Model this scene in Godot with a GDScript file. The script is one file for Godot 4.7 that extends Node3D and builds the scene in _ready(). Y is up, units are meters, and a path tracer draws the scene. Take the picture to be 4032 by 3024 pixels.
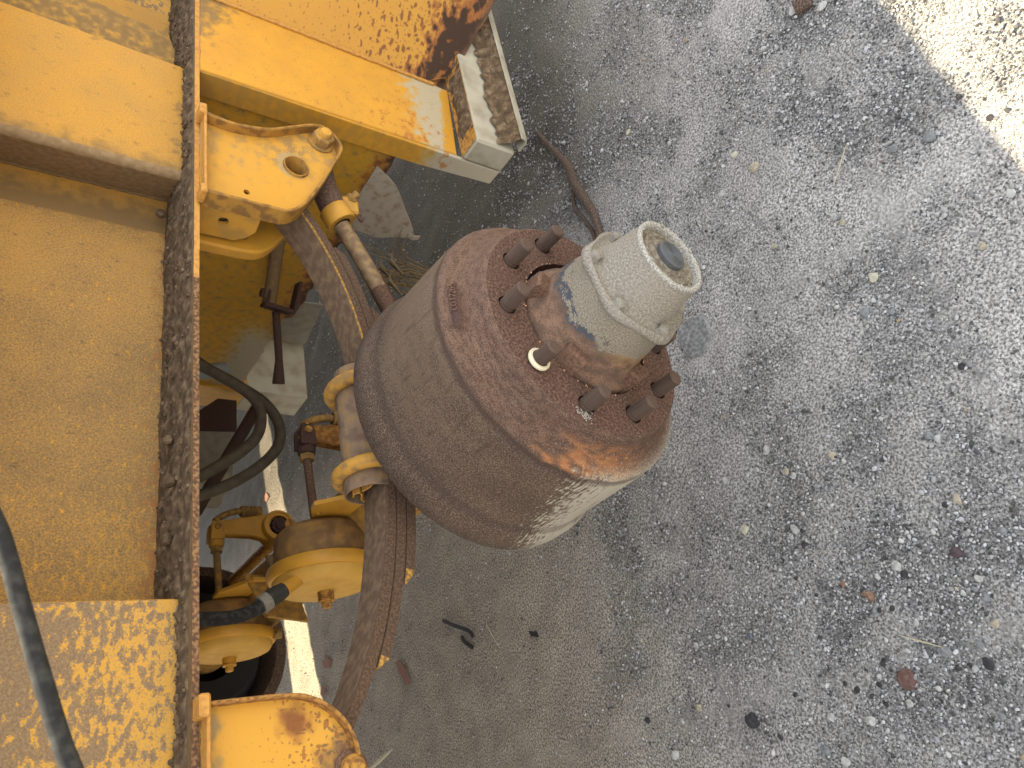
extends Node3D
# World: metres, y up, trailer runs along x, the axle points along z, origin = centre of the near hub face.
const G := -0.45                       # ground height
const AX := Vector3(0.022, -0.058, 0.998)
var HUB := Transform3D()
var M := {}
var rng := RandomNumberGenerator.new()

# ---------------------------------------------------------------- small helpers
func numbered(called: String) -> String:
	if not has_node(called): return called
	var n := 1
	while has_node("%s_%03d" % [called, n]): n += 1
	return "%s_%03d" % [called, n]

func child_name(parent: Node, called: String) -> String:
	if not parent.has_node(called): return called
	var n := 1
	while parent.has_node("%s_%03d" % [called, n]): n += 1
	return "%s_%03d" % [called, n]

func thing(called: String, label: String, category: String, at := Vector3.ZERO, group := "") -> Node3D:
	var o := Node3D.new()
	o.name = numbered(called)
	add_child(o)
	o.position = at
	o.set_meta("label", label)
	o.set_meta("category", category)
	if group: o.set_meta("group", group)
	return o

func tag(o: Node, label: String, category: String, group := "") -> void:
	o.set_meta("label", label)
	o.set_meta("category", category)
	if group: o.set_meta("group", group)

# every mesh is written in world coordinates and set back by the origin of its thing
func part(called: String, s, mat, parent: Node3D, label := "", smooth := true) -> MeshInstance3D:
	var mi := MeshInstance3D.new()
	mi.mesh = s if s is Mesh else (s as SurfaceTool).commit()
	mi.name = child_name(parent, called)
	parent.add_child(mi)
	if mat is Material:
		for i in mi.mesh.get_surface_count(): mi.mesh.surface_set_material(i, mat)
	var p: Node = parent
	var off := Vector3.ZERO
	while p != self:
		off += (p as Node3D).position
		p = p.get_parent()
	mi.position = -off
	if label: mi.set_meta("label", label)
	return mi

func top(called: String, s, mat, label: String, category: String, group := "") -> MeshInstance3D:
	var mi := MeshInstance3D.new()
	mi.mesh = s if s is Mesh else (s as SurfaceTool).commit()
	mi.name = numbered(called)
	add_child(mi)
	for i in mi.mesh.get_surface_count(): mi.mesh.surface_set_material(i, mat)
	if category: tag(mi, label, category, group)
	return mi

func mb() -> SurfaceTool:
	var s := SurfaceTool.new()
	s.begin(Mesh.PRIMITIVE_TRIANGLES)
	return s

func planar(p: Vector3, n: Vector3) -> Vector2:       # metres, along the two axes across the normal
	var a := n.abs()
	if a.z >= a.x and a.z >= a.y: return Vector2(p.x, p.y)
	if a.x >= a.y: return Vector2(p.z, p.y)
	return Vector2(p.x, p.z)

func vtx(s: SurfaceTool, p: Vector3, n: Vector3, uv: Vector2) -> void:
	s.set_normal(n)
	s.set_uv(uv)
	s.add_vertex(p)

func tri(s: SurfaceTool, a: Vector3, b: Vector3, c: Vector3, want: Vector3) -> void:   # flat, facing want
	var n := (b - a).cross(c - a)
	if n.length_squared() < 1e-18: return
	n = n.normalized()
	if n.dot(want) < 0.0:
		var t := b
		b = c
		c = t
		n = -n
	vtx(s, a, n, planar(a, n))
	vtx(s, c, n, planar(c, n))
	vtx(s, b, n, planar(b, n))

func quad(s: SurfaceTool, a: Vector3, b: Vector3, c: Vector3, d: Vector3, want: Vector3) -> void:
	tri(s, a, b, c, want)
	tri(s, a, c, d, want)

func box(s: SurfaceTool, lo: Vector3, hi: Vector3, bev := 0.0015, xf := Transform3D()) -> void:
	var c := (lo + hi) * 0.5
	var h := (hi - lo) * 0.5
	bev = minf(bev, minf(h.x, minf(h.y, h.z)) * 0.8)
	var i := h - Vector3.ONE * bev
	var ax := [Vector3.RIGHT, Vector3.UP, Vector3.BACK]
	for k in 3:
		var u: Vector3 = ax[(k + 1) % 3]
		var v: Vector3 = ax[(k + 2) % 3]
		var w: Vector3 = ax[k]
		for sg in [-1.0, 1.0]:
			var o: Vector3 = w * h[k] * sg
			var du: Vector3 = u * i[(k + 1) % 3]
			var dv: Vector3 = v * i[(k + 2) % 3]
			quad(s, xf * (c + o - du - dv), xf * (c + o + du - dv), xf * (c + o + du + dv), xf * (c + o - du + dv), xf.basis * (w * sg))
		for su in [-1.0, 1.0]:
			for sv in [-1.0, 1.0]:
				var a: Vector3 = u * h[(k + 1) % 3] * su + v * i[(k + 2) % 3] * sv
				var b: Vector3 = u * i[(k + 1) % 3] * su + v * h[(k + 2) % 3] * sv
				var e: Vector3 = w * i[k]
				quad(s, xf * (c + a - e), xf * (c + b - e), xf * (c + b + e), xf * (c + a + e), xf.basis * (u * su + v * sv))
	for sx in [-1.0, 1.0]:
		for sy in [-1.0, 1.0]:
			for sz in [-1.0, 1.0]:
				var d := Vector3(sx, sy, sz)
				tri(s, xf * (c + Vector3(h.x, i.y, i.z) * d), xf * (c + Vector3(i.x, h.y, i.z) * d), xf * (c + Vector3(i.x, i.y, h.z) * d), xf.basis * d)

# surface of revolution about the local z of t; profile of (r, z) with the outside on its right hand
func lathe(s: SurfaceTool, prof: Array, t: Transform3D, segs := 64, wob = null, a0 := 0.0, a1 := TAU, sharp := 0.75) -> void:
	var n := prof.size()
	var seg_n := []
	var len_at := [0.0]
	for i in n - 1:
		var d: Vector2 = prof[i + 1] - prof[i]
		seg_n.append(Vector2(d.y, -d.x).normalized())
		len_at.append(len_at[i] + d.length())
	var total: float = maxf(len_at[n - 1], 1e-6)
	for i in n - 1:
		var na: Vector2 = seg_n[i]
		var nb: Vector2 = seg_n[i]
		if i > 0 and seg_n[i - 1].dot(seg_n[i]) > sharp: na = (seg_n[i - 1] + seg_n[i]).normalized()
		if i < n - 2 and seg_n[i + 1].dot(seg_n[i]) > sharp: nb = (seg_n[i + 1] + seg_n[i]).normalized()
		var pa: Vector2 = prof[i]
		var pb: Vector2 = prof[i + 1]
		for j in segs:
			var u0 := float(j) / segs
			var u1 := float(j + 1) / segs
			var q := []
			for k in [[u0, pa, na, i], [u1, pa, na, i], [u1, pb, nb, i + 1], [u0, pb, nb, i + 1]]:
				var ang: float = lerpf(a0, a1, k[0])
				var r: float = k[1].x
				var z: float = k[1].y
				if wob != null:
					var w: Vector2 = wob.call(ang, r, z)
					r += w.x
					z += w.y
				var dir := Vector3(cos(ang), sin(ang), 0)
				q.append([t * (dir * r + Vector3(0, 0, z)), (t.basis * (dir * k[2].x + Vector3(0, 0, k[2].y))).normalized(), Vector2(k[0], len_at[k[3]] / total)])
			for k in [0, 2, 1, 0, 3, 2]:
				vtx(s, q[k][0], q[k][1], q[k][2])

func tube(s: SurfaceTool, path: Array, rad, sides := 12, caps := true, squash := Vector2.ONE) -> void:
	var n := path.size()
	var tang := []
	for i in n:
		tang.append(((path[mini(i + 1, n - 1)] as Vector3) - (path[maxi(i - 1, 0)] as Vector3)).normalized())
	var up := Vector3.UP if absf(tang[0].y) < 0.9 else Vector3.RIGHT
	var rings := []
	var along := 0.0
	for i in n:
		var t: Vector3 = tang[i]
		up = (up - t * up.dot(t)).normalized()
		var sd := t.cross(up)
		var r: float = rad[i] if rad is Array else rad
		if i: along += (path[i] as Vector3).distance_to(path[i - 1])
		var ring := []
		for j in sides + 1:
			var a := TAU * j / sides
			var d := up * cos(a) * squash.x + sd * sin(a) * squash.y
			ring.append([path[i] + d * r, d.normalized(), Vector2(float(j) / sides * TAU * r, along)])
		rings.append(ring)
	for i in n - 1:
		for j in sides:
			var q := [rings[i][j], rings[i][j + 1], rings[i + 1][j + 1], rings[i + 1][j]]
			var fn: Vector3 = ((q[1][0] as Vector3) - q[0][0]).cross((q[2][0] as Vector3) - q[0][0])
			var order := [0, 2, 1, 0, 3, 2] if fn.dot(q[0][1]) > 0.0 else [0, 1, 2, 0, 2, 3]
			for k in order: vtx(s, q[k][0], q[k][1], q[k][2])
	if caps:
		for e in [0, n - 1]:
			var w: Vector3 = -tang[0] if e == 0 else tang[n - 1]
			for j in sides: tri(s, path[e], rings[e][j][0], rings[e][j + 1][0], w)

func ccw(poly: PackedVector2Array) -> PackedVector2Array:
	if Geometry2D.is_polygon_clockwise(poly): poly.reverse()
	return poly

func inset(poly: PackedVector2Array, d: float) -> PackedVector2Array:
	var out := PackedVector2Array()
	var n := poly.size()
	for i in n:
		var a := (poly[i] - poly[(i + n - 1) % n]).normalized()
		var b := (poly[(i + 1) % n] - poly[i]).normalized()
		var na := Vector2(-a.y, a.x)
		var nb := Vector2(-b.y, b.x)
		var m := na + nb
		if m.length() < 0.2: m = na
		m = m.normalized()
		out.append(poly[i] + m * d / maxf(0.4, m.dot(na)))
	return out

func circle(c: Vector2, r: float, n := 20) -> PackedVector2Array:
	var p := PackedVector2Array()
	for i in n: p.append(c + Vector2.from_angle(TAU * i / n) * r)
	return p

func keyhole(outer: PackedVector2Array, hole: PackedVector2Array) -> PackedVector2Array:   # hole wound clockwise
	if not Geometry2D.is_polygon_clockwise(hole): hole.reverse()
	var bi := 0
	var bj := 0
	var best := 1e9
	for i in outer.size():
		for j in hole.size():
			var d := outer[i].distance_squared_to(hole[j])
			if d < best:
				best = d
				bi = i
				bj = j
	var out := outer.slice(0, bi + 1)
	for j in hole.size() + 1: out.append(hole[(bj + j) % hole.size()])
	out.append_array(outer.slice(bi))
	return out

# plate: polygon in the local xy of t, from z0 to z1, small chamfer on the front
func plate(s: SurfaceTool, poly: PackedVector2Array, t: Transform3D, z0: float, z1: float, bev := 0.001, holes := [], round_sides := false) -> void:
	poly = ccw(poly.duplicate())
	var front := inset(poly, bev)
	var cap := front
	for h in holes: cap = keyhole(cap, h)
	var idx := Geometry2D.triangulate_polygon(cap)
	for k in range(0, idx.size(), 3):
		tri(s, t * Vector3(cap[idx[k]].x, cap[idx[k]].y, z1), t * Vector3(cap[idx[k + 1]].x, cap[idx[k + 1]].y, z1), t * Vector3(cap[idx[k + 2]].x, cap[idx[k + 2]].y, z1), t.basis.z)
	var back := poly
	for h in holes: back = keyhole(back, h)
	idx = Geometry2D.triangulate_polygon(back)
	for k in range(0, idx.size(), 3):
		tri(s, t * Vector3(back[idx[k]].x, back[idx[k]].y, z0), t * Vector3(back[idx[k + 1]].x, back[idx[k + 1]].y, z0), t * Vector3(back[idx[k + 2]].x, back[idx[k + 2]].y, z0), -t.basis.z)
	var n := poly.size()
	for i in n:
		var j := (i + 1) % n
		var e := poly[j] - poly[i]
		var w := t.basis * Vector3(e.y, -e.x, 0)
		quad(s, t * Vector3(poly[i].x, poly[i].y, z0), t * Vector3(poly[j].x, poly[j].y, z0), t * Vector3(poly[j].x, poly[j].y, z1 - bev), t * Vector3(poly[i].x, poly[i].y, z1 - bev), w)
		quad(s, t * Vector3(poly[i].x, poly[i].y, z1 - bev), t * Vector3(poly[j].x, poly[j].y, z1 - bev), t * Vector3(front[j].x, front[j].y, z1), t * Vector3(front[i].x, front[i].y, z1), w + t.basis.z)
	for h in holes:
		var hp: PackedVector2Array = ccw(h.duplicate())
		var c := Vector2.ZERO
		for p in hp: c += p
		c /= hp.size()
		for i in hp.size():
			var j := (i + 1) % hp.size()
			var w2 := c - hp[i]
			quad(s, t * Vector3(hp[i].x, hp[i].y, z0), t * Vector3(hp[j].x, hp[j].y, z0), t * Vector3(hp[j].x, hp[j].y, z1), t * Vector3(hp[i].x, hp[i].y, z1), t.basis * Vector3(w2.x, w2.y, 0))

# ribbon of given thickness following a 2D line, extruded along local z
func ribbon(s: SurfaceTool, line: Array, thick: float, t: Transform3D, z0: float, z1: float, bev := 0.0012) -> void:
	var poly := PackedVector2Array()
	var n := line.size()
	var back := []
	for i in n:
		var d: Vector2 = ((line[mini(i + 1, n - 1)] as Vector2) - (line[maxi(i - 1, 0)] as Vector2)).normalized()
		var nn := Vector2(-d.y, d.x) * thick * 0.5
		poly.append(line[i] + nn)
		back.append(line[i] - nn)
	back.reverse()
	for p in back: poly.append(p)
	plate(s, poly, t, z0, z1, minf(bev, thick * 0.3))

func frame(o: Vector3, z: Vector3, x_hint := Vector3.RIGHT) -> Transform3D:
	z = z.normalized()
	if absf(z.dot(x_hint.normalized())) > 0.98: x_hint = Vector3.UP
	var x := (x_hint - z * x_hint.dot(z)).normalized()
	return Transform3D(Basis(x, z.cross(x), z), o)

func hexnut(s: SurfaceTool, t: Transform3D, across: float, h: float, turn := 0.0) -> void:
	var p := PackedVector2Array()
	for i in 6: p.append(Vector2.from_angle(turn + TAU * i / 6) * across * 0.5774)
	plate(s, p, t, 0.0, h, across * 0.07)

func smooth_line(pts: Array, per := 6) -> Array:
	var out := []
	var n := pts.size()
	for i in n - 1:
		for k in per:
			var w := float(k) / per
			out.append((pts[i]).cubic_interpolate(pts[i + 1], pts[maxi(i - 1, 0)], pts[mini(i + 2, n - 1)], w))
	out.append(pts[n - 1])
	return out

# ---------------------------------------------------------------- textures
func noise(freq: float, oct := 4, sd := 1, type := FastNoiseLite.TYPE_SIMPLEX_SMOOTH) -> FastNoiseLite:
	var n := FastNoiseLite.new()
	n.noise_type = type
	n.seed = sd
	n.frequency = freq
	n.fractal_octaves = oct
	n.fractal_type = FastNoiseLite.FRACTAL_FBM if oct > 1 else FastNoiseLite.FRACTAL_NONE
	return n

func cellular(freq: float, sd: int) -> FastNoiseLite:
	var n := FastNoiseLite.new()
	n.noise_type = FastNoiseLite.TYPE_CELLULAR
	n.cellular_return_type = FastNoiseLite.RETURN_DISTANCE
	n.seed = sd
	n.frequency = freq
	n.fractal_type = FastNoiseLite.FRACTAL_NONE
	return n

func sm(a: float, b: float, x: float) -> float:
	return smoothstep(a, b, x)

# f(u, v) -> Color with the height in alpha
func bake(w: int, h: int, f: Callable) -> Array:
	var a := PackedByteArray()
	var b := PackedByteArray()
	a.resize(w * h * 3)
	b.resize(w * h)
	var i := 0
	for y in h:
		for x in w:
			var c: Color = f.call((x + 0.5) / w, 1.0 - (y + 0.5) / h)
			a[i * 3] = clampi(int(c.r * 255.0), 0, 255)
			a[i * 3 + 1] = clampi(int(c.g * 255.0), 0, 255)
			a[i * 3 + 2] = clampi(int(c.b * 255.0), 0, 255)
			b[i] = clampi(int(c.a * 255.0), 0, 255)
			i += 1
	return [ImageTexture.create_from_image(Image.create_from_data(w, h, false, Image.FORMAT_RGB8, a)), ImageTexture.create_from_image(Image.create_from_data(w, h, false, Image.FORMAT_L8, b))]

func baked(tex: Array, rough: float, depth_cm: float, lo: Vector2, hi: Vector2) -> StandardMaterial3D:
	var m := StandardMaterial3D.new()
	m.albedo_texture = tex[0]
	m.roughness = rough
	m.metallic_specular = 0.35
	m.heightmap_enabled = true
	m.heightmap_texture = tex[1]
	m.heightmap_scale = depth_cm
	m.uv1_scale = Vector3(1.0 / (hi.x - lo.x), -1.0 / (hi.y - lo.y), 1)
	m.uv1_offset = Vector3(-lo.x / (hi.x - lo.x), hi.y / (hi.y - lo.y), 0)
	return m

func ramp(stops: Array, calm := 0.0) -> Gradient:
	var g := Gradient.new()
	var mid := Color(0, 0, 0)
	for s in stops: mid += s[1] / stops.size()
	var o := PackedFloat32Array()
	var c := PackedColorArray()
	for s in stops:
		o.append(s[0])
		c.append((s[1] as Color).lerp(mid, calm))
	g.offsets = o
	g.colors = c
	return g

func ntex(n: FastNoiseLite, stops: Array, size := 1024, calm := 0.0) -> NoiseTexture2D:
	var t := NoiseTexture2D.new()
	t.width = size
	t.height = size
	t.seamless = true
	t.seamless_blend_skirt = 0.15
	t.noise = n
	if stops: t.color_ramp = ramp(stops, calm)
	return t

# material that needs no texture coordinates: tile metres wide
func tri_mat(n: FastNoiseLite, stops: Array, tile: float, rough := 0.85, depth_cm := 0.04, size := 768, bump: Texture2D = null, calm := 0.45) -> StandardMaterial3D:
	var m := StandardMaterial3D.new()
	m.albedo_texture = ntex(n, stops, size, calm)
	m.roughness = rough
	m.metallic_specular = 0.35
	m.uv1_triplanar = true
	m.uv1_world_triplanar = true
	m.uv1_triplanar_sharpness = 4.0
	m.uv1_scale = Vector3.ONE / tile
	m.uv1_offset = Vector3(0.37, 0.21, 0.13)
	if depth_cm > 0.0:
		m.heightmap_enabled = true
		m.heightmap_texture = bump if bump else M.bump_fine
		m.heightmap_scale = depth_cm
	return m

func plain_mat(c: Color, rough := 0.7, metal := 0.0) -> StandardMaterial3D:
	var m := StandardMaterial3D.new()
	m.albedo_color = c
	m.roughness = rough
	m.metallic = metal
	return m

const YEL := Color(0.765, 0.555, 0.185)
const YEL_D := Color(0.625, 0.485, 0.26)
const DUST := Color(0.45, 0.365, 0.25)
const DUST_L := Color(0.55, 0.455, 0.335)
const RUST := Color(0.37, 0.28, 0.222)
const RUST_P := Color(0.46, 0.35, 0.28)
const RUST_O := Color(0.60, 0.37, 0.20)
const RUST_D := Color(0.235, 0.165, 0.125)
const WHITE_P := Color(0.64, 0.605, 0.52)

func make_materials() -> void:
	M.bump_fine = ntex(noise(0.09, 4, 5), [], 512)
	var nA := noise(0.010, 5, 11)
	M.yellow = tri_mat(nA, [[0.0, YEL_D.lerp(DUST, 0.35)], [0.36, YEL_D], [0.5, YEL.lerp(YEL_D, 0.35)], [0.62, YEL], [1.0, YEL.lightened(0.06)]], 0.45, 0.55, 0.012)
	M.yellow_clean = tri_mat(noise(0.012, 4, 12), [[0.0, YEL_D], [0.45, YEL.darkened(0.05)], [0.7, YEL], [1.0, YEL.lightened(0.05)]], 0.4, 0.42, 0.006)
	M.yellow_dusty = tri_mat(noise(0.02, 6, 13), [[0.0, DUST.darkened(0.15)], [0.42, DUST], [0.55, YEL_D.lerp(DUST, 0.5)], [0.66, YEL_D], [0.8, YEL], [1.0, YEL]], 0.4, 0.8, 0.02)
	M.dust = tri_mat(noise(0.03, 6, 14), [[0.0, DUST.darkened(0.25)], [0.4, DUST.darkened(0.08)], [0.62, DUST], [1.0, DUST_L]], 0.35, 0.95, 0.03)
	M.dirt = tri_mat(noise(0.015, 7, 15), [[0.0, Color(0.17, 0.13, 0.09)], [0.40, Color(0.30, 0.24, 0.175)], [0.6, Color(0.39, 0.32, 0.24)], [1.0, Color(0.62, 0.54, 0.43)]], 0.25, 1.0, 0.05, 768, null, 0.3)
	M.rust = tri_mat(noise(0.05, 6, 16), [[0.0, RUST_D], [0.38, RUST_D.lerp(RUST, 0.6)], [0.5, RUST], [0.66, RUST_P], [1.0, Color(0.53, 0.42, 0.35)]], 0.22, 0.92, 0.03)
	M.rust_dark = tri_mat(noise(0.06, 6, 17), [[0.0, Color(0.15, 0.11, 0.10)], [0.45, Color(0.25, 0.19, 0.17)], [0.6, Color(0.31, 0.23, 0.20)], [1.0, Color(0.40, 0.28, 0.22)]], 0.2, 0.9, 0.03)
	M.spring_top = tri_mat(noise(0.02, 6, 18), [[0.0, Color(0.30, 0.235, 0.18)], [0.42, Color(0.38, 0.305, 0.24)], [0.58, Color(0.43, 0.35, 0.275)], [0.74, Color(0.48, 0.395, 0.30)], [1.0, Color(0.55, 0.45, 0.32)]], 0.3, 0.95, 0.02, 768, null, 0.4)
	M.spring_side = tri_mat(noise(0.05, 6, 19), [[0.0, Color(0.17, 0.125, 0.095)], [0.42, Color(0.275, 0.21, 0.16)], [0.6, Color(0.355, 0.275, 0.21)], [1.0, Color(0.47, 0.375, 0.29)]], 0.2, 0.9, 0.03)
	M.rust_edge = tri_mat(noise(0.035, 6, 20), [[0.0, Color(0.17, 0.12, 0.10)], [0.38, Color(0.28, 0.20, 0.155)], [0.5, Color(0.43, 0.30, 0.20)], [0.62, Color(0.56, 0.42, 0.27)], [1.0, Color(0.66, 0.56, 0.42)]], 0.2, 0.9, 0.05)
	M.yellow_edge = tri_mat(noise(0.05, 6, 21), [[0.0, RUST_O.darkened(0.3)], [0.4, Color(0.66, 0.46, 0.22)], [0.55, Color(0.80, 0.59, 0.26)], [1.0, Color(0.83, 0.66, 0.36)]], 0.3, 0.6, 0.008, 512, null, 0.72)
	M.yellow_rusty = tri_mat(noise(0.03, 6, 22), [[0.0, RUST_D], [0.33, RUST_O.darkened(0.25)], [0.44, YEL_D], [0.58, YEL.lerp(YEL_D, 0.3)], [1.0, YEL]], 0.3, 0.65, 0.02)
	M.white = tri_mat(noise(0.008, 5, 23), [[0.0, Color(0.46, 0.42, 0.34)], [0.34, Color(0.61, 0.58, 0.50)], [0.5, Color(0.66, 0.635, 0.555)], [1.0, Color(0.72, 0.70, 0.63)]], 0.5, 0.55, 0.008, 768, null, 0.5)
	M.grey_panel = tri_mat(noise(0.012, 5, 24), [[0.0, Color(0.40, 0.37, 0.32)], [0.5, Color(0.53, 0.51, 0.46)], [1.0, Color(0.60, 0.58, 0.53)]], 0.4, 0.6, 0.01)
	M.rubber = tri_mat(noise(0.02, 5, 25), [[0.0, Color(0.11, 0.105, 0.10)], [0.5, Color(0.19, 0.18, 0.165)], [1.0, Color(0.34, 0.32, 0.27)]], 0.2, 0.75, 0.01)
	M.hose = tri_mat(noise(0.012, 5, 26), [[0.0, Color(0.20, 0.18, 0.155)], [0.5, Color(0.295, 0.265, 0.215)], [1.0, Color(0.38, 0.335, 0.26)]], 0.3, 0.75, 0.008)
	M.cable = tri_mat(noise(0.016, 5, 27), [[0.0, Color(0.08, 0.08, 0.085)], [0.45, Color(0.13, 0.13, 0.13)], [0.62, Color(0.20, 0.198, 0.185)], [1.0, Color(0.32, 0.315, 0.29)]], 0.16, 0.95, 0.01)
	M.bolt_grey = tri_mat(noise(0.05, 5, 28), [[0.0, Color(0.36, 0.34, 0.30)], [0.5, Color(0.50, 0.475, 0.43)], [1.0, Color(0.62, 0.60, 0.55)]], 0.1, 0.85, 0.02)
	M.cap_dust = tri_mat(noise(0.04, 6, 29), [[0.0, Color(0.34, 0.315, 0.275)], [0.4, Color(0.465, 0.437, 0.39)], [0.6, Color(0.53, 0.503, 0.455)], [1.0, Color(0.66, 0.64, 0.595)]], 0.12, 0.95, 0.07, 768, null, 0.25)
	M.cap_edge = tri_mat(noise(0.04, 5, 30), [[0.0, Color(0.32, 0.30, 0.265)], [0.42, Color(0.50, 0.485, 0.445)], [0.6, Color(0.62, 0.61, 0.575)], [1.0, Color(0.76, 0.755, 0.72)]], 0.1, 0.7, 0.03, 768, null, 0.1)
	M.plug = tri_mat(noise(0.03, 5, 31), [[0.0, Color(0.22, 0.225, 0.23)], [0.5, Color(0.31, 0.315, 0.32)], [1.0, Color(0.42, 0.425, 0.43)]], 0.08, 0.6, 0.01)
	M.stud = tri_mat(noise(0.06, 5, 32), [[0.0, Color(0.15, 0.115, 0.10)], [0.5, Color(0.30, 0.24, 0.205)], [1.0, Color(0.50, 0.41, 0.34)]], 0.08, 0.8, 0.02)
	M.nylon = plain_mat(Color(0.80, 0.755, 0.63), 0.45)
	M.black = plain_mat(Color(0.10, 0.09, 0.08), 0.95)
	M.wood = tri_mat(noise(0.03, 6, 33), [[0.0, Color(0.15, 0.12, 0.10)], [0.42, Color(0.27, 0.22, 0.185)], [0.6, Color(0.36, 0.30, 0.25)], [1.0, Color(0.52, 0.44, 0.37)]], 0.12, 0.95, 0.08, 768, null, 0.1)
	M.straw = plain_mat(Color(0.62, 0.585, 0.48), 0.9)
	M.straw_dark = plain_mat(Color(0.44, 0.37, 0.26), 0.9)
	M.leaf_brown = plain_mat(Color(0.44, 0.29, 0.22), 0.85)
	M.plank = tri_mat(noise(0.02, 5, 34), [[0.0, Color(0.28, 0.22, 0.16)], [0.5, Color(0.42, 0.35, 0.27)], [1.0, Color(0.55, 0.47, 0.37)]], 0.4, 0.9, 0.03)

	# --- the long web of the frame and its stiffeners: dust over yellow paint
	var n1 := noise(260, 3, 41)
	var n2 := noise(36, 5, 42)
	var n3 := noise(7, 3, 43)
	var n4 := noise(75, 4, 44)
	var n5 := noise(500, 2, 45)
	var lo := Vector2(-0.66, 0.45)
	var hi := Vector2(1.02, 0.80)
	M.web = baked(bake(1680, 350, func(u: float, v: float) -> Color:
		var x: float = lerpf(lo.x, hi.x, u)
		var y: float = lerpf(lo.y, hi.y, v)
		var g := n1.get_noise_2d(x, y)
		var e := n5.get_noise_2d(x, y)
		var p := n2.get_noise_2d(x, y * 0.8)
		var b := n3.get_noise_2d(x, y)
		var q := n4.get_noise_2d(x * 0.7, y * 1.25)
		var low := 1.0 - sm(0.457, 0.50, y)
		var c: Color
		var h := 0.4
		if x < -0.262:                                  # lower channel: flakes of mud on bright paint
			var t := 0.02 + (y - 0.52) * 2.7 + b * 0.15
			var mud := sm(0.00, 0.07, q * 0.50 + p * 0.35 + t + g * 0.26 + e * 0.16)
			var pale := sm(0.0, 0.5, g + 0.4 * b)
			c = Color(0.755, 0.55, 0.20).lerp(Color(0.70, 0.555, 0.305), clampf(0.40 + 0.5 * pale + e * 1.2 + p * 0.3, 0.0, 1.0))
			c = c.lerp(DUST_L, sm(0.1, 0.5, g - q * 0.4) * 0.5)
			c = c.lerp(RUST_O, sm(0.45, 0.62, p + e * 0.4) * 0.5 * low)
			c = c.lerp(Color(0.445, 0.365, 0.275).lerp(Color(0.56, 0.47, 0.355), clampf(0.35 + g * 1.0 + e * 0.9, 0.0, 1.0)), mud)
			h = 0.3 + mud * 0.35 + g * 0.12
		elif x > 0.42:                                 # stiffener face
			var d := 0.44 + 0.8 * g + 0.6 * e + 0.35 * b
			c = Color(0.745, 0.545, 0.21).lerp(Color(0.63, 0.485, 0.275), clampf(d + 0.1, 0.0, 1.0))
			c = c.lerp(DUST, sm(0.50, 0.44, x + p * 0.03) * 0.85)
			c = c.lerp(DUST, sm(0.45, 0.7, p + e * 0.4 + low * 0.3) * 0.6)
			h = 0.4 + g * 0.18
		else:
			var z := sm(0.42, 0.05, x)                    # more dust away from the stiffener
			var d2 := 0.16 + 0.44 * z + b * 0.26 + p * 0.10 + g * 0.75 + e * 0.65 + low * 0.12
			c = Color(0.675, 0.515, 0.275).lerp(DUST, clampf(d2 + 0.06, 0.0, 1.0))
			c = c.lerp(Color(0.64, 0.53, 0.36), sm(0.0, 0.5, e - g * 0.5) * 0.45)
			c = c.lerp(DUST.darkened(0.08), sm(0.40, 0.47, x + p * 0.02 - low * 0.05) * 0.9)
			var fl := sm(0.14, 0.26, q * 0.42 + e * 0.18 + n1.get_noise_2d(x + 3.0, y) * 0.55 + sm(0.05, -0.2, x) * 0.26 - 0.12 - (y - 0.46) * 0.9)
			c = c.lerp(Color(0.72, 0.53, 0.22), fl * 0.8)
			c = c.lerp(Color(0.34, 0.30, 0.26), sm(0.50, 0.60, n2.get_noise_2d(x * 1.7 + 4.0, y * 1.1) + e * 0.2) * 0.55)
			c = c.lerp(Color(0.70, 0.55, 0.31), sm(0.010, 0.003, absf(n3.get_noise_2d(x * 2.0 + 8.0, y * 0.5 + x * 0.6))) * sm(0.15, 0.4, n2.get_noise_2d(x + 7.0, y)) * 0.6)
			var sp := sm(0.56, 0.62, q + e * 0.25)
			c = c.lerp(YEL, sp * 0.9)
			c = c.lerp(RUST_O.lerp(DUST, 0.3), low * sm(0.1, 0.5, p + 0.35 * sm(0.1, -0.1, x)) * 0.7)
			h = 0.45 + g * 0.4 + e * 0.35 - fl * 0.2
		return Color(c.r, c.g, c.b, h)), 0.9, 0.06, lo, hi)

	# --- post and skirt plate: yellow, white where it wore off, rust pox towards the lower end
	var plo := Vector2(0.60, -0.40)
	var phi := Vector2(1.46, 0.46)
	var c1 := cellular(62, 51)
	var c2 := cellular(110, 52)
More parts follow.
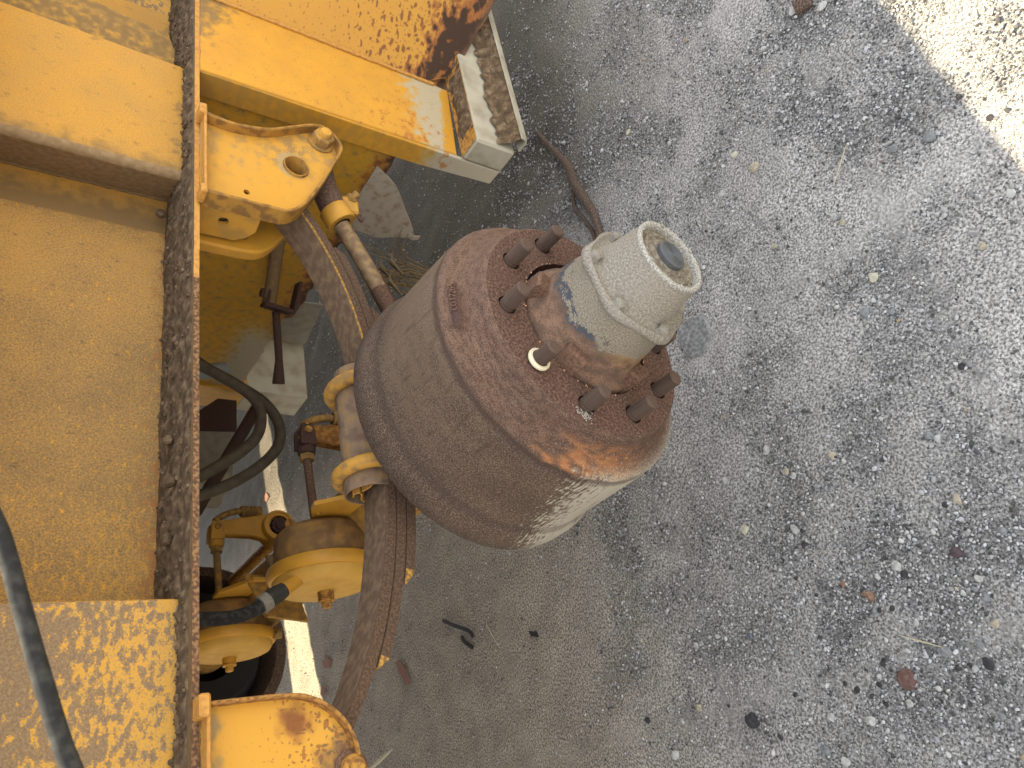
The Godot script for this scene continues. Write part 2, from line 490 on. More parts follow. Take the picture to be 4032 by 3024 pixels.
	M.post = baked(bake(860, 860, func(u: float, v: float) -> Color:
		var x: float = lerpf(plo.x, phi.x, u)
		var y: float = lerpf(plo.y, phi.y, v)
		var p := n2.get_noise_2d(x, y)
		var b := n3.get_noise_2d(x * 1.3, y * 1.3)
		var g := n1.get_noise_2d(x, y)
		var c := YEL.lerp(Color(0.72, 0.515, 0.20), clampf(0.35 + b * 0.6, 0.0, 1.0))
		c = c.lerp(YEL_D, sm(0.1, 0.6, g + p * 0.5) * 0.4)
		var h := 0.5
		if x > 0.873:
			c = c.lerp(Color(0.69, 0.51, 0.235), 0.65)
			var line := (y + 0.112) + (x - 0.91) * 0.43    # 0 on the lower edge, grows upwards
			var rusty := sm(0.24, 0.02, line) * sm(1.35, 1.0, x + b * 0.1) * 1.25
			var wh := sm(0.25, 0.05, absf(line - 0.10) + b * 0.16 + p * 0.10) * sm(1.02, 1.14, x)
			c = c.lerp(WHITE_P, wh)
			var d1 := c1.get_noise_2d(x + p * 0.012, y)
			var d2 := c2.get_noise_2d(x, y + p * 0.01)
			var k := 0.22 * sm(0.42, 0.02, line + b * 0.1)
			c = c.lerp(RUST_O.lerp(RUST_D, 0.45), sm(-0.90 + k, -0.98 + k, d1) * 0.85)
			c = c.lerp(RUST_O.lerp(RUST_D, 0.3), sm(-0.93 + k * 0.7, -0.99 + k * 0.7, d2) * 0.6)
			var blot := sm(0.12, 0.30, rusty * 0.62 + p * 0.35 + b * 0.25 - 0.30)
			c = c.lerp(RUST_O.darkened(0.12), blot * 0.9)
			c = c.lerp(RUST_D, sm(0.28, 0.45, rusty * 0.62 + p * 0.45 + b * 0.35 - 0.30))
			c = c.lerp(RUST, sm(0.022, 0.004, line + p * 0.01) * 0.9)
			c = c.lerp(DUST, sm(0.40, 0.46, y + p * 0.03) * sm(0.98, 0.90, x))
			h = 0.55 - 0.2 * blot + g * 0.1
		else:
			var wear := sm(0.015, -0.03, y + p * 0.05 - (x - 0.66) * 0.10) * 0.9
			c = c.lerp(WHITE_P, wear * sm(0.655, 0.67, x + 0.05))
			c = c.lerp(YEL.darkened(0.06), sm(-0.052, -0.062, y + p * 0.010 + (x - 0.7) * 0.12))
			var pox := sm(0.14, 0.3, p * 0.6 + g * 0.35 - absf(y - 0.03) * 1.4 - absf(x - 0.70) * 2.2 + 0.10)
			c = c.lerp(RUST_O, pox * 0.75)
			c = c.lerp(RUST_O.darkened(0.2), sm(0.45, 0.55, c2.get_noise_2d(x, y) * -1.0 - 0.45 + p * 0.2) * 0.5)
			c = c.lerp(DUST, sm(0.36, 0.43, y + p * 0.05 + (x - 0.87) * 0.5) * 0.85)
			h = 0.5 + p * 0.08
		return Color(c.r, c.g, c.b, h)), 0.5, 0.03, plo, phi)

	# --- spring hangers
	var hlo := Vector2(-0.64, 0.18)
	var hhi := Vector2(0.62, 0.47)
	M.hanger = baked(bake(1512, 348, func(u: float, v: float) -> Color:
		var x: float = lerpf(hlo.x, hhi.x, u)
		var y: float = lerpf(hlo.y, hhi.y, v)
		var p := n2.get_noise_2d(x, y)
		var b := n3.get_noise_2d(x, y)
		var g := n1.get_noise_2d(x, y)
		var e := n5.get_noise_2d(x, y)
		var c := YEL.lerp(Color(0.72, 0.545, 0.24), clampf(0.42 + b * 0.4 + g * 0.3 + e * 0.2, 0.0, 1.0))
		var h := 0.5
		if x > 0.0:
			c = c.lerp(DUST_L, sm(0.0, 0.6, p + g * 0.4 + (x - 0.47) * 5.0) * 0.5)
			c = c.lerp(DUST, sm(0.40, 0.46, y + p * 0.02) * 0.35)
			c = c.lerp(DUST, sm(0.05, 0.0, Vector2(x - 0.505, y - 0.30).dot(Vector2(0.7, 0.7)) * 0.0 + absf((y - 0.285) + (x - 0.53) * 0.55)) * sm(0.0, 0.4, p + g) * 0.5 * sm(0.46, 0.5, x))
			c = c.lerp(Color(0.56, 0.52, 0.46), sm(0.032, 0.027, Vector2(x - 0.483, y - 0.292).length() + p * 0.004) * 0.6)
		else:
			var d1 := c1.get_noise_2d(x + p * 0.01, y)
			var d2 := c2.get_noise_2d(x, y + p * 0.012)
			var k := sm(0.40, 0.28, y) * 0.22
			c = c.lerp(RUST_O.lerp(RUST_D, 0.3), sm(-0.95 + k, -1.0 + k, d1) * 0.7)
			c = c.lerp(RUST, sm(-0.96 + k, -1.0 + k, d2) * 0.7)
			c = c.lerp(RUST_O.darkened(0.25), sm(0.02, 0.0, Vector2(x + 0.437, y - 0.342).length() - 0.004 + p * 0.010 - 0.004) * 0.9)
			c = c.lerp(RUST, sm(0.06, 0.02, Vector2(x + 0.50, y - 0.272).length() + p * 0.02) * 0.8)
			c = c.lerp(Color(0.42, 0.40, 0.38), sm(0.425, 0.445, y + p * 0.02) * 0.6)
		h += p * 0.06 + g * 0.05
		return Color(c.r, c.g, c.b, h)), 0.6, 0.015, hlo, hhi)

	# --- brake drum: u round the axle, v from the back to the front
	var n6 := noise(330, 3, 61)
	var n7 := noise(90, 4, 62)
	M.drum = baked(bake(1400, 460, func(u: float, v: float) -> Color:
		var ang := u * 360.0
		var x := u * 1.36
		var l := v * 0.335                               # length along the outline, about 0.12 at the back lip
		var g := n6.get_noise_2d(x, l)
		var p := n2.get_noise_2d(x * 0.6, l * 1.3)
		var b := n3.get_noise_2d(x, l * 1.5)
		var s := n7.get_noise_2d(x * 0.45, l * 1.2) * 0.8
		var c := Color(0.250, 0.203, 0.168).lerp(Color(0.425, 0.362, 0.305), clampf(0.45 + g * 1.5 + b * 0.35 + n5.get_noise_2d(x, l) * 0.8, 0.0, 1.0))
		c = c.lerp(RUST_D, sm(0.10, 0.34, n5.get_noise_2d(x + 5.0, l) + n7.get_noise_2d(x, l) * 0.35) * 0.75)
		var front := sm(0.244, 0.264, l + p * 0.010)
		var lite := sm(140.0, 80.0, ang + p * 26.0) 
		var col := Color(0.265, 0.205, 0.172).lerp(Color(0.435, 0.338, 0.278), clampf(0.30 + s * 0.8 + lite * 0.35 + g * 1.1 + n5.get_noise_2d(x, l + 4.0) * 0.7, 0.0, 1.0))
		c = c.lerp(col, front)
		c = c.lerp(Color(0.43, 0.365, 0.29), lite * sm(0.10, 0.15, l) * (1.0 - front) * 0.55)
		c = c.lerp(Color(0.33, 0.285, 0.255), sm(0.2, 0.6, s + b * 0.4) * front * 0.6)
		# orange run
		var od := sm(172.0 - 24.0, 172.0, ang + p * 16.0) * sm(214.0, 186.0, ang + p * 16.0) * sm(0.250, 0.272, l + p * 0.02) * sm(0.318, 0.300, l + s * 0.012)
		c = c.lerp(Color(0.60, 0.40, 0.24).lerp(Color(0.46, 0.30, 0.21), clampf(0.35 - s * 0.9 + g * 0.4, 0.0, 1.0)), clampf(od * (0.62 + 0.9 * p + 0.5 * g), 0.0, 0.85))
		# lime splashed on the low side
		var ld := (ang - 178.0) / 22.0 + s * 0.5 + n7.get_noise_2d(x * 2.2, l * 0.45) * 0.8 + (l - 0.17) * 3.0
		ld *= sm(270.0, 230.0, ang)
		var lime := sm(-0.14, 0.22, ld) * sm(0.285, 0.25, l + g * 0.02)
		c = c.lerp(Color(0.64, 0.62, 0.555).lerp(Color(0.55, 0.52, 0.46), clampf(0.4 + g, 0.0, 1.0)), lime * 0.95)
		c = c.lerp(Color(0.20, 0.155, 0.13), maxf(sm(0.010, 0.002, absf(l - 0.2525 + p * 0.004)) * 0.45, sm(0.012, 0.002, absf(l - 0.0985 + p * 0.006)) * 0.28))
		var run := sm(0.25, 0.6, n7.get_noise_2d(x * 0.9, l * 0.12)) * (1.0 - front)
		c = c.lerp(Color(0.24, 0.185, 0.15), run * 0.45)
		var fleck := sm(0.62, 0.72, n7.get_noise_2d(x * 3.0 + 9.0, l * 3.0) + sm(130.0, 190.0, ang) * 0.15)
		c = c.lerp(Color(0.66, 0.64, 0.60), fleck)
		return Color(c.r, c.g, c.b, 0.5 + g * 0.28 + p * 0.1)), 0.93, 0.05, Vector2(0, 0), Vector2(1, 1))
	M.drum.uv1_scale = Vector3(1, -1, 1)
	M.drum.uv1_offset = Vector3(0, 1, 0)

	# --- hub barrel: rust at the root, blue-black paint, dried mud towards the cap
	M.hub = baked(bake(900, 260, func(u: float, v: float) -> Color:
		var x := u * 0.5
		var l := v * 0.15                                 # 0 root .. 0.15 cap
		var g := n1.get_noise_2d(x, l)
		var e := n5.get_noise_2d(x, l)
		var p := n2.get_noise_2d(x, l)
		var b := n3.get_noise_2d(x * 2.0, l * 2.0)
		var c := Color(0.345, 0.275, 0.23).lerp(Color(0.47, 0.365, 0.295), clampf(0.45 + p * 1.2 + g * 1.0 + b * 0.4, 0.0, 1.0))
		var t := l - 0.085 + p * 0.012 + b * 0.018
		var ang := u * 360.0
		var low := sm(135.0, 180.0, ang)
		var blue := sm(-0.011, -0.005, t + g * 0.012) * sm(-0.45, -0.05, n7.get_noise_2d(x * 0.8 + 3.0, l * 0.8))
		c = c.lerp(Color(0.245, 0.26, 0.28), blue * (1.0 - low * 0.55))
		c = c.lerp(Color(0.54, 0.43, 0.29), low * sm(-0.03, 0.0, t) * 0.8)
		var mud := sm(0.000, 0.010, t + p * 0.020 + g * 0.016)
		c = c.lerp(Color(0.40, 0.37, 0.315).lerp(Color(0.53, 0.495, 0.435), clampf(0.5 + g * 1.5 + e * 0.9, 0.0, 1.0)), mud)
		c = c.lerp(Color(0.26, 0.27, 0.28), sm(0.33, 0.37, n7.get_noise_2d(x * 1.2, l) - 0.03) * sm(0.03, 0.0, t) * mud)
		c = c.lerp(RUST, sm(0.25, 0.6, g * 0.6 + e * 0.6) * 0.35)
		return Color(c.r, c.g, c.b, 0.35 + mud * 0.35 + g * 0.2 + e * 0.1)), 0.9, 0.06, Vector2(0, 0), Vector2(1, 1))
	M.hub.uv1_scale = Vector3(1, -1, 1)
	M.hub.uv1_offset = Vector3(0, 1, 0)

	# --- worn asphalt, dusty: fine grit over vertex-coloured patches
	var gn := noise(0.085, 6, 71, FastNoiseLite.TYPE_SIMPLEX)
	gn.fractal_gain = 0.72
	var gm := tri_mat(gn, [[0.0, Color(0.10, 0.10, 0.10)], [0.22, Color(0.32, 0.315, 0.305)], [0.38, Color(0.62, 0.612, 0.598)], [0.56, Color(0.77, 0.763, 0.748)], [0.70, Color(0.92, 0.915, 0.90)], [0.82, Color(1, 1, 0.99)], [1.0, Color(1, 1, 1)]], 0.62, 0.95, 0.10, 1024, ntex(noise(0.12, 4, 72, FastNoiseLite.TYPE_SIMPLEX), [], 1024), 0.12)
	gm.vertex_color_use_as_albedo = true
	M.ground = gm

# ---------------------------------------------------------------- setting
func patch(x: float, z: float) -> Array:      # [albedo (linear grey), gravel density 0..1]
	var n := _gn.get_noise_2d(x, z)
	var k := _gk.get_noise_2d(x, z)
	# dusty slick areas against gravelly ones
	var gravel := sm(-0.20, 0.20, n + 0.35 * k) * 0.75
	gravel = maxf(gravel, sm(0.36, 0.10, Vector2((x - 0.44) * 0.85, z - 0.27).length() + 0.10 * k))
	gravel = maxf(gravel, sm(0.38, 0.14, Vector2((x + 0.40) * 0.9, z - 0.04).length() + 0.10 * k))
	gravel *= 1.0 - 0.8 * sm(0.20, 0.06, Vector2(x - 0.20, z - 0.13).length() + 0.12 * k)
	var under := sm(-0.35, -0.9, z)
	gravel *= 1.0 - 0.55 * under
	var a := lerpf(0.285, 0.212, clampf(gravel * 0.9 + k * 0.25, 0.0, 1.0))
	a = lerpf(a, 0.40, sm(0.12, 0.5, _gd.get_noise_2d(x, z) + 0.35 * sm(0.05, 0.35, z) - 0.3 * gravel + 0.3 * k) * 0.36)
	a *= 1.0 + 0.36 * _gm.get_noise_2d(x, z)
	a = lerpf(a, 0.30 * (1.0 + 0.3 * k), under * 0.8)  # albedo raised under the trailer to make up for dim bounce light
	a = lerpf(a, 0.085 + 0.02 * k, sm(0.45, 0.95, x) * sm(0.22, -0.45, z) * 0.95)  # deep shade and moist dirt beneath the trailer, put into the albedo
	return [a, gravel]

var _gm: FastNoiseLite
var _gd: FastNoiseLite
var _gn: FastNoiseLite
var _gk: FastNoiseLite

func stone_mesh(sd: int, flat := 0.62, cuts := 9) -> ArrayMesh:
	var r := RandomNumberGenerator.new()
	r.seed = sd
	var g := (1.0 + sqrt(5.0)) / 2.0
	var v := [Vector3(-1, g, 0), Vector3(1, g, 0), Vector3(-1, -g, 0), Vector3(1, -g, 0), Vector3(0, -1, g), Vector3(0, 1, g), Vector3(0, -1, -g), Vector3(0, 1, -g), Vector3(g, 0, -1), Vector3(g, 0, 1), Vector3(-g, 0, -1), Vector3(-g, 0, 1)]
	var f := [[0, 11, 5], [0, 5, 1], [0, 1, 7], [0, 7, 10], [0, 10, 11], [1, 5, 9], [5, 11, 4], [11, 10, 2], [10, 7, 6], [7, 1, 8], [3, 9, 4], [3, 4, 2], [3, 2, 6], [3, 6, 8], [3, 8, 9], [4, 9, 5], [2, 4, 11], [6, 2, 10], [8, 6, 7], [9, 8, 1]]
	var tris := []
	for t in f:
		var a: Vector3 = v[t[0]].normalized()
		var b: Vector3 = v[t[1]].normalized()
		var c: Vector3 = v[t[2]].normalized()
		var ab := ((a + b) * 0.5).normalized()
		var bc := ((b + c) * 0.5).normalized()
		var ca := ((c + a) * 0.5).normalized()
		tris.append_array([[a, ab, ca], [ab, b, bc], [ca, bc, c], [ab, bc, ca]])
	var planes := []
	for i in cuts:
		planes.append([Vector3(r.randfn(), r.randfn(), r.randfn()).normalized(), r.randf_range(0.55, 0.9)])
	var sc := Vector3(r.randf_range(0.8, 1.15), flat, r.randf_range(0.65, 1.0))
	var shape := func(p: Vector3) -> Vector3:
		for q in planes:
			var d: float = p.dot(q[0]) - q[1]
			if d > 0.0: p -= q[0] * d
		return p * sc
	var s := mb()
	for t in tris:
		var a2: Vector3 = shape.call(t[0])
		var b2: Vector3 = shape.call(t[1])
		var c2: Vector3 = shape.call(t[2])
		tri(s, a2, b2, c2, a2 + b2 + c2)
	return s.commit()

func build_ground() -> void:
	_gn = noise(2.6, 4, 81)
	_gk = noise(11, 4, 82)
	_gm = noise(55, 4, 84)
	_gd = noise(4.5, 4, 85)
	var s := mb()
	# fine part near the camera, then out to the horizon
	var xs := []
	var zs := []
	var x := -1.4
	while x < 3.0:
		xs.append(x)
		x += 0.009 if x > -0.75 and x < 1.0 else 0.022
	var z := -3.4
	while z < 1.3:
		zs.append(z)
		z += 0.009 if z > -0.6 and z < 0.62 else 0.022
	for o in [-2.0, -4.0, -10.0, -40.0, -300.0]: xs.push_front(o)
	for o in [4.0, 8.0, 20.0, 60.0, 300.0]: xs.append(o)
	for o in [-5.0, -10.0, -40.0, -300.0]: zs.push_front(o)
	for o in [2.0, 5.0, 12.0, 50.0, 300.0]: zs.append(o)
	var gh := noise(5, 4, 83)
	var nx := xs.size()
	for zi in zs.size():
		for xi in nx:
			var px: float = xs[xi]
			var pz: float = zs[zi]
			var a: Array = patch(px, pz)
			var w := clampf(a[0] / 0.56, 0.0, 1.0)
			var shade_brown := maxf(sm(-0.1, -0.9, pz), sm(0.45, 0.95, px) * sm(0.22, -0.45, pz))  # brown tint under the trailer: painted shade over moist dirt
			s.set_color(Color(w, w * lerpf(0.975, 0.89, shade_brown), w * lerpf(0.94, 0.72, shade_brown)))
			s.set_normal(Vector3.UP)
			s.set_uv(Vector2(px, pz))
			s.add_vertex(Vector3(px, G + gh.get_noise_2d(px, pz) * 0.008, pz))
	for zi in zs.size() - 1:
		for xi in nx - 1:
			var i := zi * nx + xi
			for k in [i, i + 1, i + nx + 1, i, i + nx + 1, i + nx]: s.add_index(k)
	s.generate_normals()
	var o := MeshInstance3D.new()
	o.name = "ground"
	o.mesh = s.commit()
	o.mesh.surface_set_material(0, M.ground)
	add_child(o)
	o.set_meta("kind", "structure")

const STONE_COL := [Color(0.62, 0.62, 0.60), Color(0.48, 0.48, 0.47), Color(0.36, 0.37, 0.38), Color(0.70, 0.70, 0.68), Color(0.22, 0.22, 0.23), Color(0.54, 0.51, 0.45)]

func stone_mat(c: Color, sd: int) -> StandardMaterial3D:
	return tri_mat(noise(0.05, 5, sd), [[0.0, c.darkened(0.35)], [0.45, c.darkened(0.08)], [0.6, c], [1.0, c.lightened(0.18)]], 0.06, 0.95, 0.03, 128)

var stone_meshes := []

func build_gravel() -> void:
	for i in 10: stone_meshes.append(stone_mesh(100 + i, [0.62, 0.5, 0.75][i % 3], 7 + i % 4))
	rng.seed = 4242
	# countless grit
	var mm := MultiMesh.new()
	mm.transform_format = MultiMesh.TRANSFORM_3D
	mm.use_colors = true
	mm.mesh = stone_mesh(77, 0.6, 6)
	var gmat := StandardMaterial3D.new()
	gmat.vertex_color_use_as_albedo = true
	gmat.roughness = 0.95
	mm.mesh.surface_set_material(0, gmat)
	var tr := []
	var co := []
	var tries := 0
	while tr.size() < 115000 and tries < 700000:
		tries += 1
		var near := rng.randf() < 0.62
		var x := rng.randf_range(-0.95, 1.25)
		var z := rng.randf_range(-0.65, 0.95)
		if not near:
			x = rng.randf_range(-0.95, 2.4)
			z = rng.randf_range(-2.6, 0.6)
		var d: float = patch(x, z)[1]
		if rng.randf() > 0.22 + 0.78 * d * d: continue
		var r := 0.0011 + 0.0022 * pow(rng.randf(), 2.2)
		if rng.randf() < 0.02 + 0.03 * d: r *= 1.7
		var b := Basis.from_euler(Vector3(rng.randf_range(-0.4, 0.4), rng.randf() * TAU, rng.randf_range(-0.4, 0.4))).scaled(Vector3.ONE * r)
		tr.append(Transform3D(b, Vector3(x, G + 0.001 + r * 0.15, z)))
		var t := rng.randf()
		var l := rng.randf_range(0.21, 0.40) if t < 0.40 else (rng.randf_range(0.10, 0.24) if t < 0.78 else rng.randf_range(0.03, 0.08))
		co.append(Color(l, l * rng.randf_range(0.97, 1.0), l * rng.randf_range(0.90, 1.0)))
	mm.instance_count = tr.size()
	for i in tr.size():
		mm.set_instance_transform(i, tr[i])
		mm.set_instance_color(i, co[i])
	var g := MultiMeshInstance3D.new()
	g.name = "gravel"
	g.multimesh = mm
	add_child(g)
	tag(g, "fine grey and white grit scattered over the asphalt", "gravel")
	g.set_meta("kind", "stuff")

func put_stone(called: String, x: float, z: float, r: float, col: Color, label: String, group := "", shape := -1, flat := 1.0) -> void:
	var key := "st_%s" % col.to_html(false)
	if not M.has(key): M[key] = stone_mat(col, 300 + M.size())
	var mi := MeshInstance3D.new()
	mi.name = numbered(called)
	add_child(mi)
	mi.mesh = stone_meshes[rng.randi() % 10 if shape < 0 else shape]
	mi.material_override = M[key]
	mi.transform = Transform3D(Basis.from_euler(Vector3(rng.randf_range(-0.2, 0.2), rng.randf() * TAU, rng.randf_range(-0.2, 0.2))).scaled(Vector3(r, r * flat, r)), Vector3(x, G + r * 0.28 * flat, z))
	tag(mi, label, "stone", group)

# ---------------------------------------------------------------- trailer
func build_frame(t: Node3D) -> void:
	var z0 := -0.487
	# web: flat sheet with real thickness
	var fr := Node3D.new()
	fr.name = "frame_rail"
	t.add_child(fr)
	var s := mb()
	box(s, Vector3(-2.2, 0.457, z0 - 0.01), Vector3(2.6, 0.80, z0), 0.001)
	part("web_plate", s, M.web, fr)
	s = mb()
	# bottom flange with a gnawed, rusty edge
	var n := noise(40, 3, 91)
	var xs := []
	var x := -1.6
	while x < 1.9:
		xs.append(x)
		x += 0.006
	for i in xs.size() - 1:
		var a: float = xs[i]
		var b: float = xs[i + 1]
		var za := -0.310 + n.get_noise_1d(a) * 0.0012 - (0.0015 if a < 0.25 else 0.0)
		var zb := -0.310 + n.get_noise_1d(b) * 0.0012 - (0.0015 if b < 0.25 else 0.0)
		quad(s, Vector3(a, 0.457, z0 - 0.11), Vector3(b, 0.457, z0 - 0.11), Vector3(b, 0.457, zb), Vector3(a, 0.457, za), Vector3.UP)
		quad(s, Vector3(a, 0.449, z0 - 0.11), Vector3(b, 0.449, z0 - 0.11), Vector3(b, 0.449, zb), Vector3(a, 0.449, za), Vector3.DOWN)
	part("flange", s, M.dust, fr)
	for e in [[-1.6, 0.195, M.rust_edge, "rusted edge of the lower flange"], [0.195, 1.9, M.yellow_edge, ""]]:
		s = mb()
		for i in xs.size() - 1:
			var a: float = xs[i]
			var b: float = xs[i + 1]
			if a < e[0] or a >= e[1]: continue
			var za := -0.310 + n.get_noise_1d(a) * 0.0012 - (0.0015 if a < 0.25 else 0.0)
			var zb := -0.310 + n.get_noise_1d(b) * 0.0012 - (0.0015 if b < 0.25 else 0.0)
			quad(s, Vector3(a, 0.449, za), Vector3(b, 0.449, zb), Vector3(b, 0.4572, zb), Vector3(a, 0.4572, za), Vector3.BACK)
		part("flange_edge", s, e[2], fr, e[3])
	# top flange and deck
	s = mb()
	box(s, Vector3(-2.2, 0.800, z0 - 0.12), Vector3(2.6, 0.815, -0.335), 0.002)
	part("flange", s, M.yellow_dusty, fr)
	# upper stiffener: a bent channel standing out from the web
	s = mb()
	quad(s, Vector3(0.467, 0.4575, -0.372), Vector3(0.728, 0.4575, -0.372), Vector3(0.742, 0.80, -0.372), Vector3(0.469, 0.80, -0.372), Vector3.BACK)
	part("stiffener_face", s, M.web, fr)
	s = mb()
	for k in 6:       # rounded corner then the side running back to the web
		var a0 := PI * 0.5 * k / 6.0
		var a1 := PI * 0.5 * (k + 1) / 6.0
		var p0 := Vector3(0.467 - 0.012 * sin(a0), 0.4575, -0.384 + 0.012 * cos(a0))
		var p1 := Vector3(0.467 - 0.012 * sin(a1), 0.4575, -0.384 + 0.012 * cos(a1))
		quad(s, p0, p1, p1 + Vector3(0.002, 0.3425, 0), p0 + Vector3(0.002, 0.3425, 0), Vector3(-sin(a0), 0, cos(a0)))
	quad(s, Vector3(0.455, 0.4575, -0.384), Vector3(0.500, 0.4575, z0), Vector3(0.498, 0.80, z0), Vector3(0.457, 0.80, -0.384), Vector3.LEFT)
	part("stiffener_side", s, M.dust_side, fr)
	s = mb()
	quad(s, Vector3(0.728, 0.4575, -0.3722), Vector3(0.728, 0.4575, z0), Vector3(0.742, 0.80, z0), Vector3(0.742, 0.80, -0.3722), Vector3.RIGHT)
	part("stiffener_side", s, M.yellow_dusty, fr)
	for wl in [[Vector3(0.4985, 0.459, z0 + 0.002), Vector3(0.4965, 0.80, z0 + 0.002)], [Vector3(0.7285, 0.46, -0.4295), Vector3(0.743, 0.80, -0.4295)]]:
		s = mb()
		var bead := []
		for i in 70: bead.append((wl[0] as Vector3).lerp(wl[1], i / 69.0) + Vector3(n.get_noise_1d(i * 0.6) * 0.0015, 0, n.get_noise_1d(i * 0.9 + 50.0) * 0.001))
		tube(s, bead, 0.0032, 7)
		part("weld_bead", s, M.dust, fr)
	# gusset plate just behind the stiffener, with its corner cut off
	s = mb()
	plate(s, PackedVector2Array([Vector2(0.744, 0.459), Vector2(0.835, 0.459), Vector2(0.885, 0.478), Vector2(0.905, 0.60), Vector2(0.915, 0.80), Vector2(0.744, 0.80)]), Transform3D(Basis(), Vector3.ZERO), -0.437, -0.43, 0.001)
	part("gusset_plate", s, M.yellow_dusty, fr)
	# lower channel, level with the flange
	s = mb()
	quad(s, Vector3(-0.270, 0.4575, -0.363), Vector3(-1.5, 0.4575, -0.363), Vector3(-1.5, 0.80, -0.363), Vector3(-0.270, 0.80, -0.363), Vector3.BACK)
	part("channel_face", s, M.web, fr)
	s = mb()
	box(s, Vector3(-0.274, 0.4575, z0 + 0.001), Vector3(-0.2685, 0.80, -0.3634), 0.001)
	part("channel_edge", s, M.yellow_rusty, fr)
	# packed dirt along the flange, banked up against the web
	s = mb()
	var nd := noise(30, 5, 92)
	var nd2 := noise(9, 3, 93)
	var rows := 22
	x = -0.66
	var grid := []
	while x < 1.12:
		var row := []
		for k in rows + 1:
			var f := float(k) / rows
			var zb := z0 + 0.001
			if x < -0.268: zb = -0.362
			elif x > 0.47 and x < 0.728: zb = -0.371
			elif x >= 0.728: zb = -0.429 if x < 0.85 else z0
			var zf := -0.322 + nd.get_noise_2d(x, 3.0) * 0.008 + nd2.get_noise_2d(x, 8.0) * 0.012
			if x < -0.268: zf = minf(zf, -0.330)
			var zz := lerpf(zb, zf, f)
			var bank := pow(1.0 - f, 1.7) * (0.003 + 0.004 * nd2.get_noise_2d(x, 1.0))
			if x < -0.268: bank *= 0.45
			if x > 0.47 and x < 0.728: bank *= 0.35
			var y := 0.4575 + bank + (0.004 + nd.get_noise_2d(x, zz) * 0.009) * sin(PI * pow(f, 0.8)) + (0.0015 if f < 0.98 else -0.0005)
			row.append(Vector3(x, maxf(y, 0.4568 if f > 0.97 else 0.4585), zz))
		grid.append(row)
		x += 0.0045
	for i in grid.size() - 1:
		for k in rows:
			var q := [grid[i][k], grid[i + 1][k], grid[i + 1][k + 1], grid[i][k + 1]]
			for j in [0, 1, 2, 0, 2, 3]:
				s.set_smooth_group(0)
				s.add_vertex(q[j])
	s.generate_normals()
	# make sure that the bank faces up
	var md := MeshDataTool.new()
	var am: ArrayMesh = s.commit()
	md.create_from_surface(am, 0)
	if md.get_vertex_normal(md.get_vertex_count() / 2).y < 0.0:
		s = mb()
		for i in grid.size() - 1:
			for k in rows:
				var q := [grid[i][k], grid[i][k + 1], grid[i + 1][k + 1], grid[i + 1][k]]
				for j in [0, 1, 2, 0, 2, 3]:
					s.set_smooth_group(0)
					s.add_vertex(q[j])
		s.generate_normals()
		am = s.commit()
	var dirt := part("packed_dirt", am, M.dirt, fr, "packed dirt lying along the lower flange")
	dirt.set_meta("kind", "stuff")
	# clods in the dirt
	var mm := MultiMesh.new()
	mm.transform_format = MultiMesh.TRANSFORM_3D
	mm.mesh = stone_mesh(55, 0.8, 6)
	mm.mesh.surface_set_material(0, M.dirt)
	rng.seed = 99
	var list := []
	for i in 900:
		var f := rng.randf()
		var gi := rng.randi() % grid.size()
		var p: Vector3 = grid[gi][int(f * rows)]
		var r := 0.0012 + 0.0042 * pow(rng.randf(), 4.0)
		list.append(Transform3D(Basis.from_euler(Vector3(rng.randf() * 6, rng.randf() * 6, 0)).scaled(Vector3.ONE * r), p + Vector3(0, r * 0.3, 0)))
	list.append(Transform3D(Basis.from_euler(Vector3(0.3, 1, 0)).scaled(Vector3.ONE * 0.011), Vector3(0.437, 0.476, -0.455)))
	list.append(Transform3D(Basis.from_euler(Vector3(2.3, 1, 0)).scaled(Vector3.ONE * 0.010), Vector3(-0.03, 0.469, -0.40)))
	list.append(Transform3D(Basis.from_euler(Vector3(1.3, 2, 0)).scaled(Vector3.ONE * 0.012), Vector3(-0.10, 0.469, -0.385)))
	list.append(Transform3D(Basis.from_euler(Vector3(1.3, 2, 0)).scaled(Vector3.ONE * 0.011), Vector3(-0.18, 0.469, -0.395)))
	mm.instance_count = list.size()
	for i in list.size(): mm.set_instance_transform(i, list[i])
	var g := MultiMeshInstance3D.new()
	g.name = "dirt_clods"
	g.multimesh = mm
	fr.add_child(g)
	g.set_meta("kind", "stuff")
	g.position = -t.position
	# deck above: unseen planks on the rails, added and shaped to cast the shade
	s = mb()
	for i in 13:
		var xa := -2.4 + i * 0.40
		var xb := xa + 0.3995
		plate(s, PackedVector2Array([Vector2(xa, 0.206 + 0.08 * xa), Vector2(xb, 0.206 + 0.08 * xb), Vector2(xb, 2.795 + (xb + 0.18) * 0.30), Vector2(xa, 2.795 + (xa + 0.18) * 0.30)]), Transform3D(Basis(Vector3(1, 0, 0), Vector3(0, 0, -1), Vector3(0, 1, 0)), Vector3(0, 0.816, 0)), 0.0, 0.045, 0.0005)
	part("shade_deck_boards", s, M.plank, t, "unseen weathered deck boards over the frame, shaped to cast its shade")

func build_rail_far(t: Node3D) -> void:
	var s := mb()
	box(s, Vector3(-2.2, 0.457, -1.19), Vector3(2.6, 0.80, -1.18), 0.001)
	box(s, Vector3(-2.2, 0.449, -1.36), Vector3(2.6, 0.457, -1.07), 0.001)
	part("frame_rail", s, M.yellow_dusty, t, "second frame rail on the far side of the trailer")

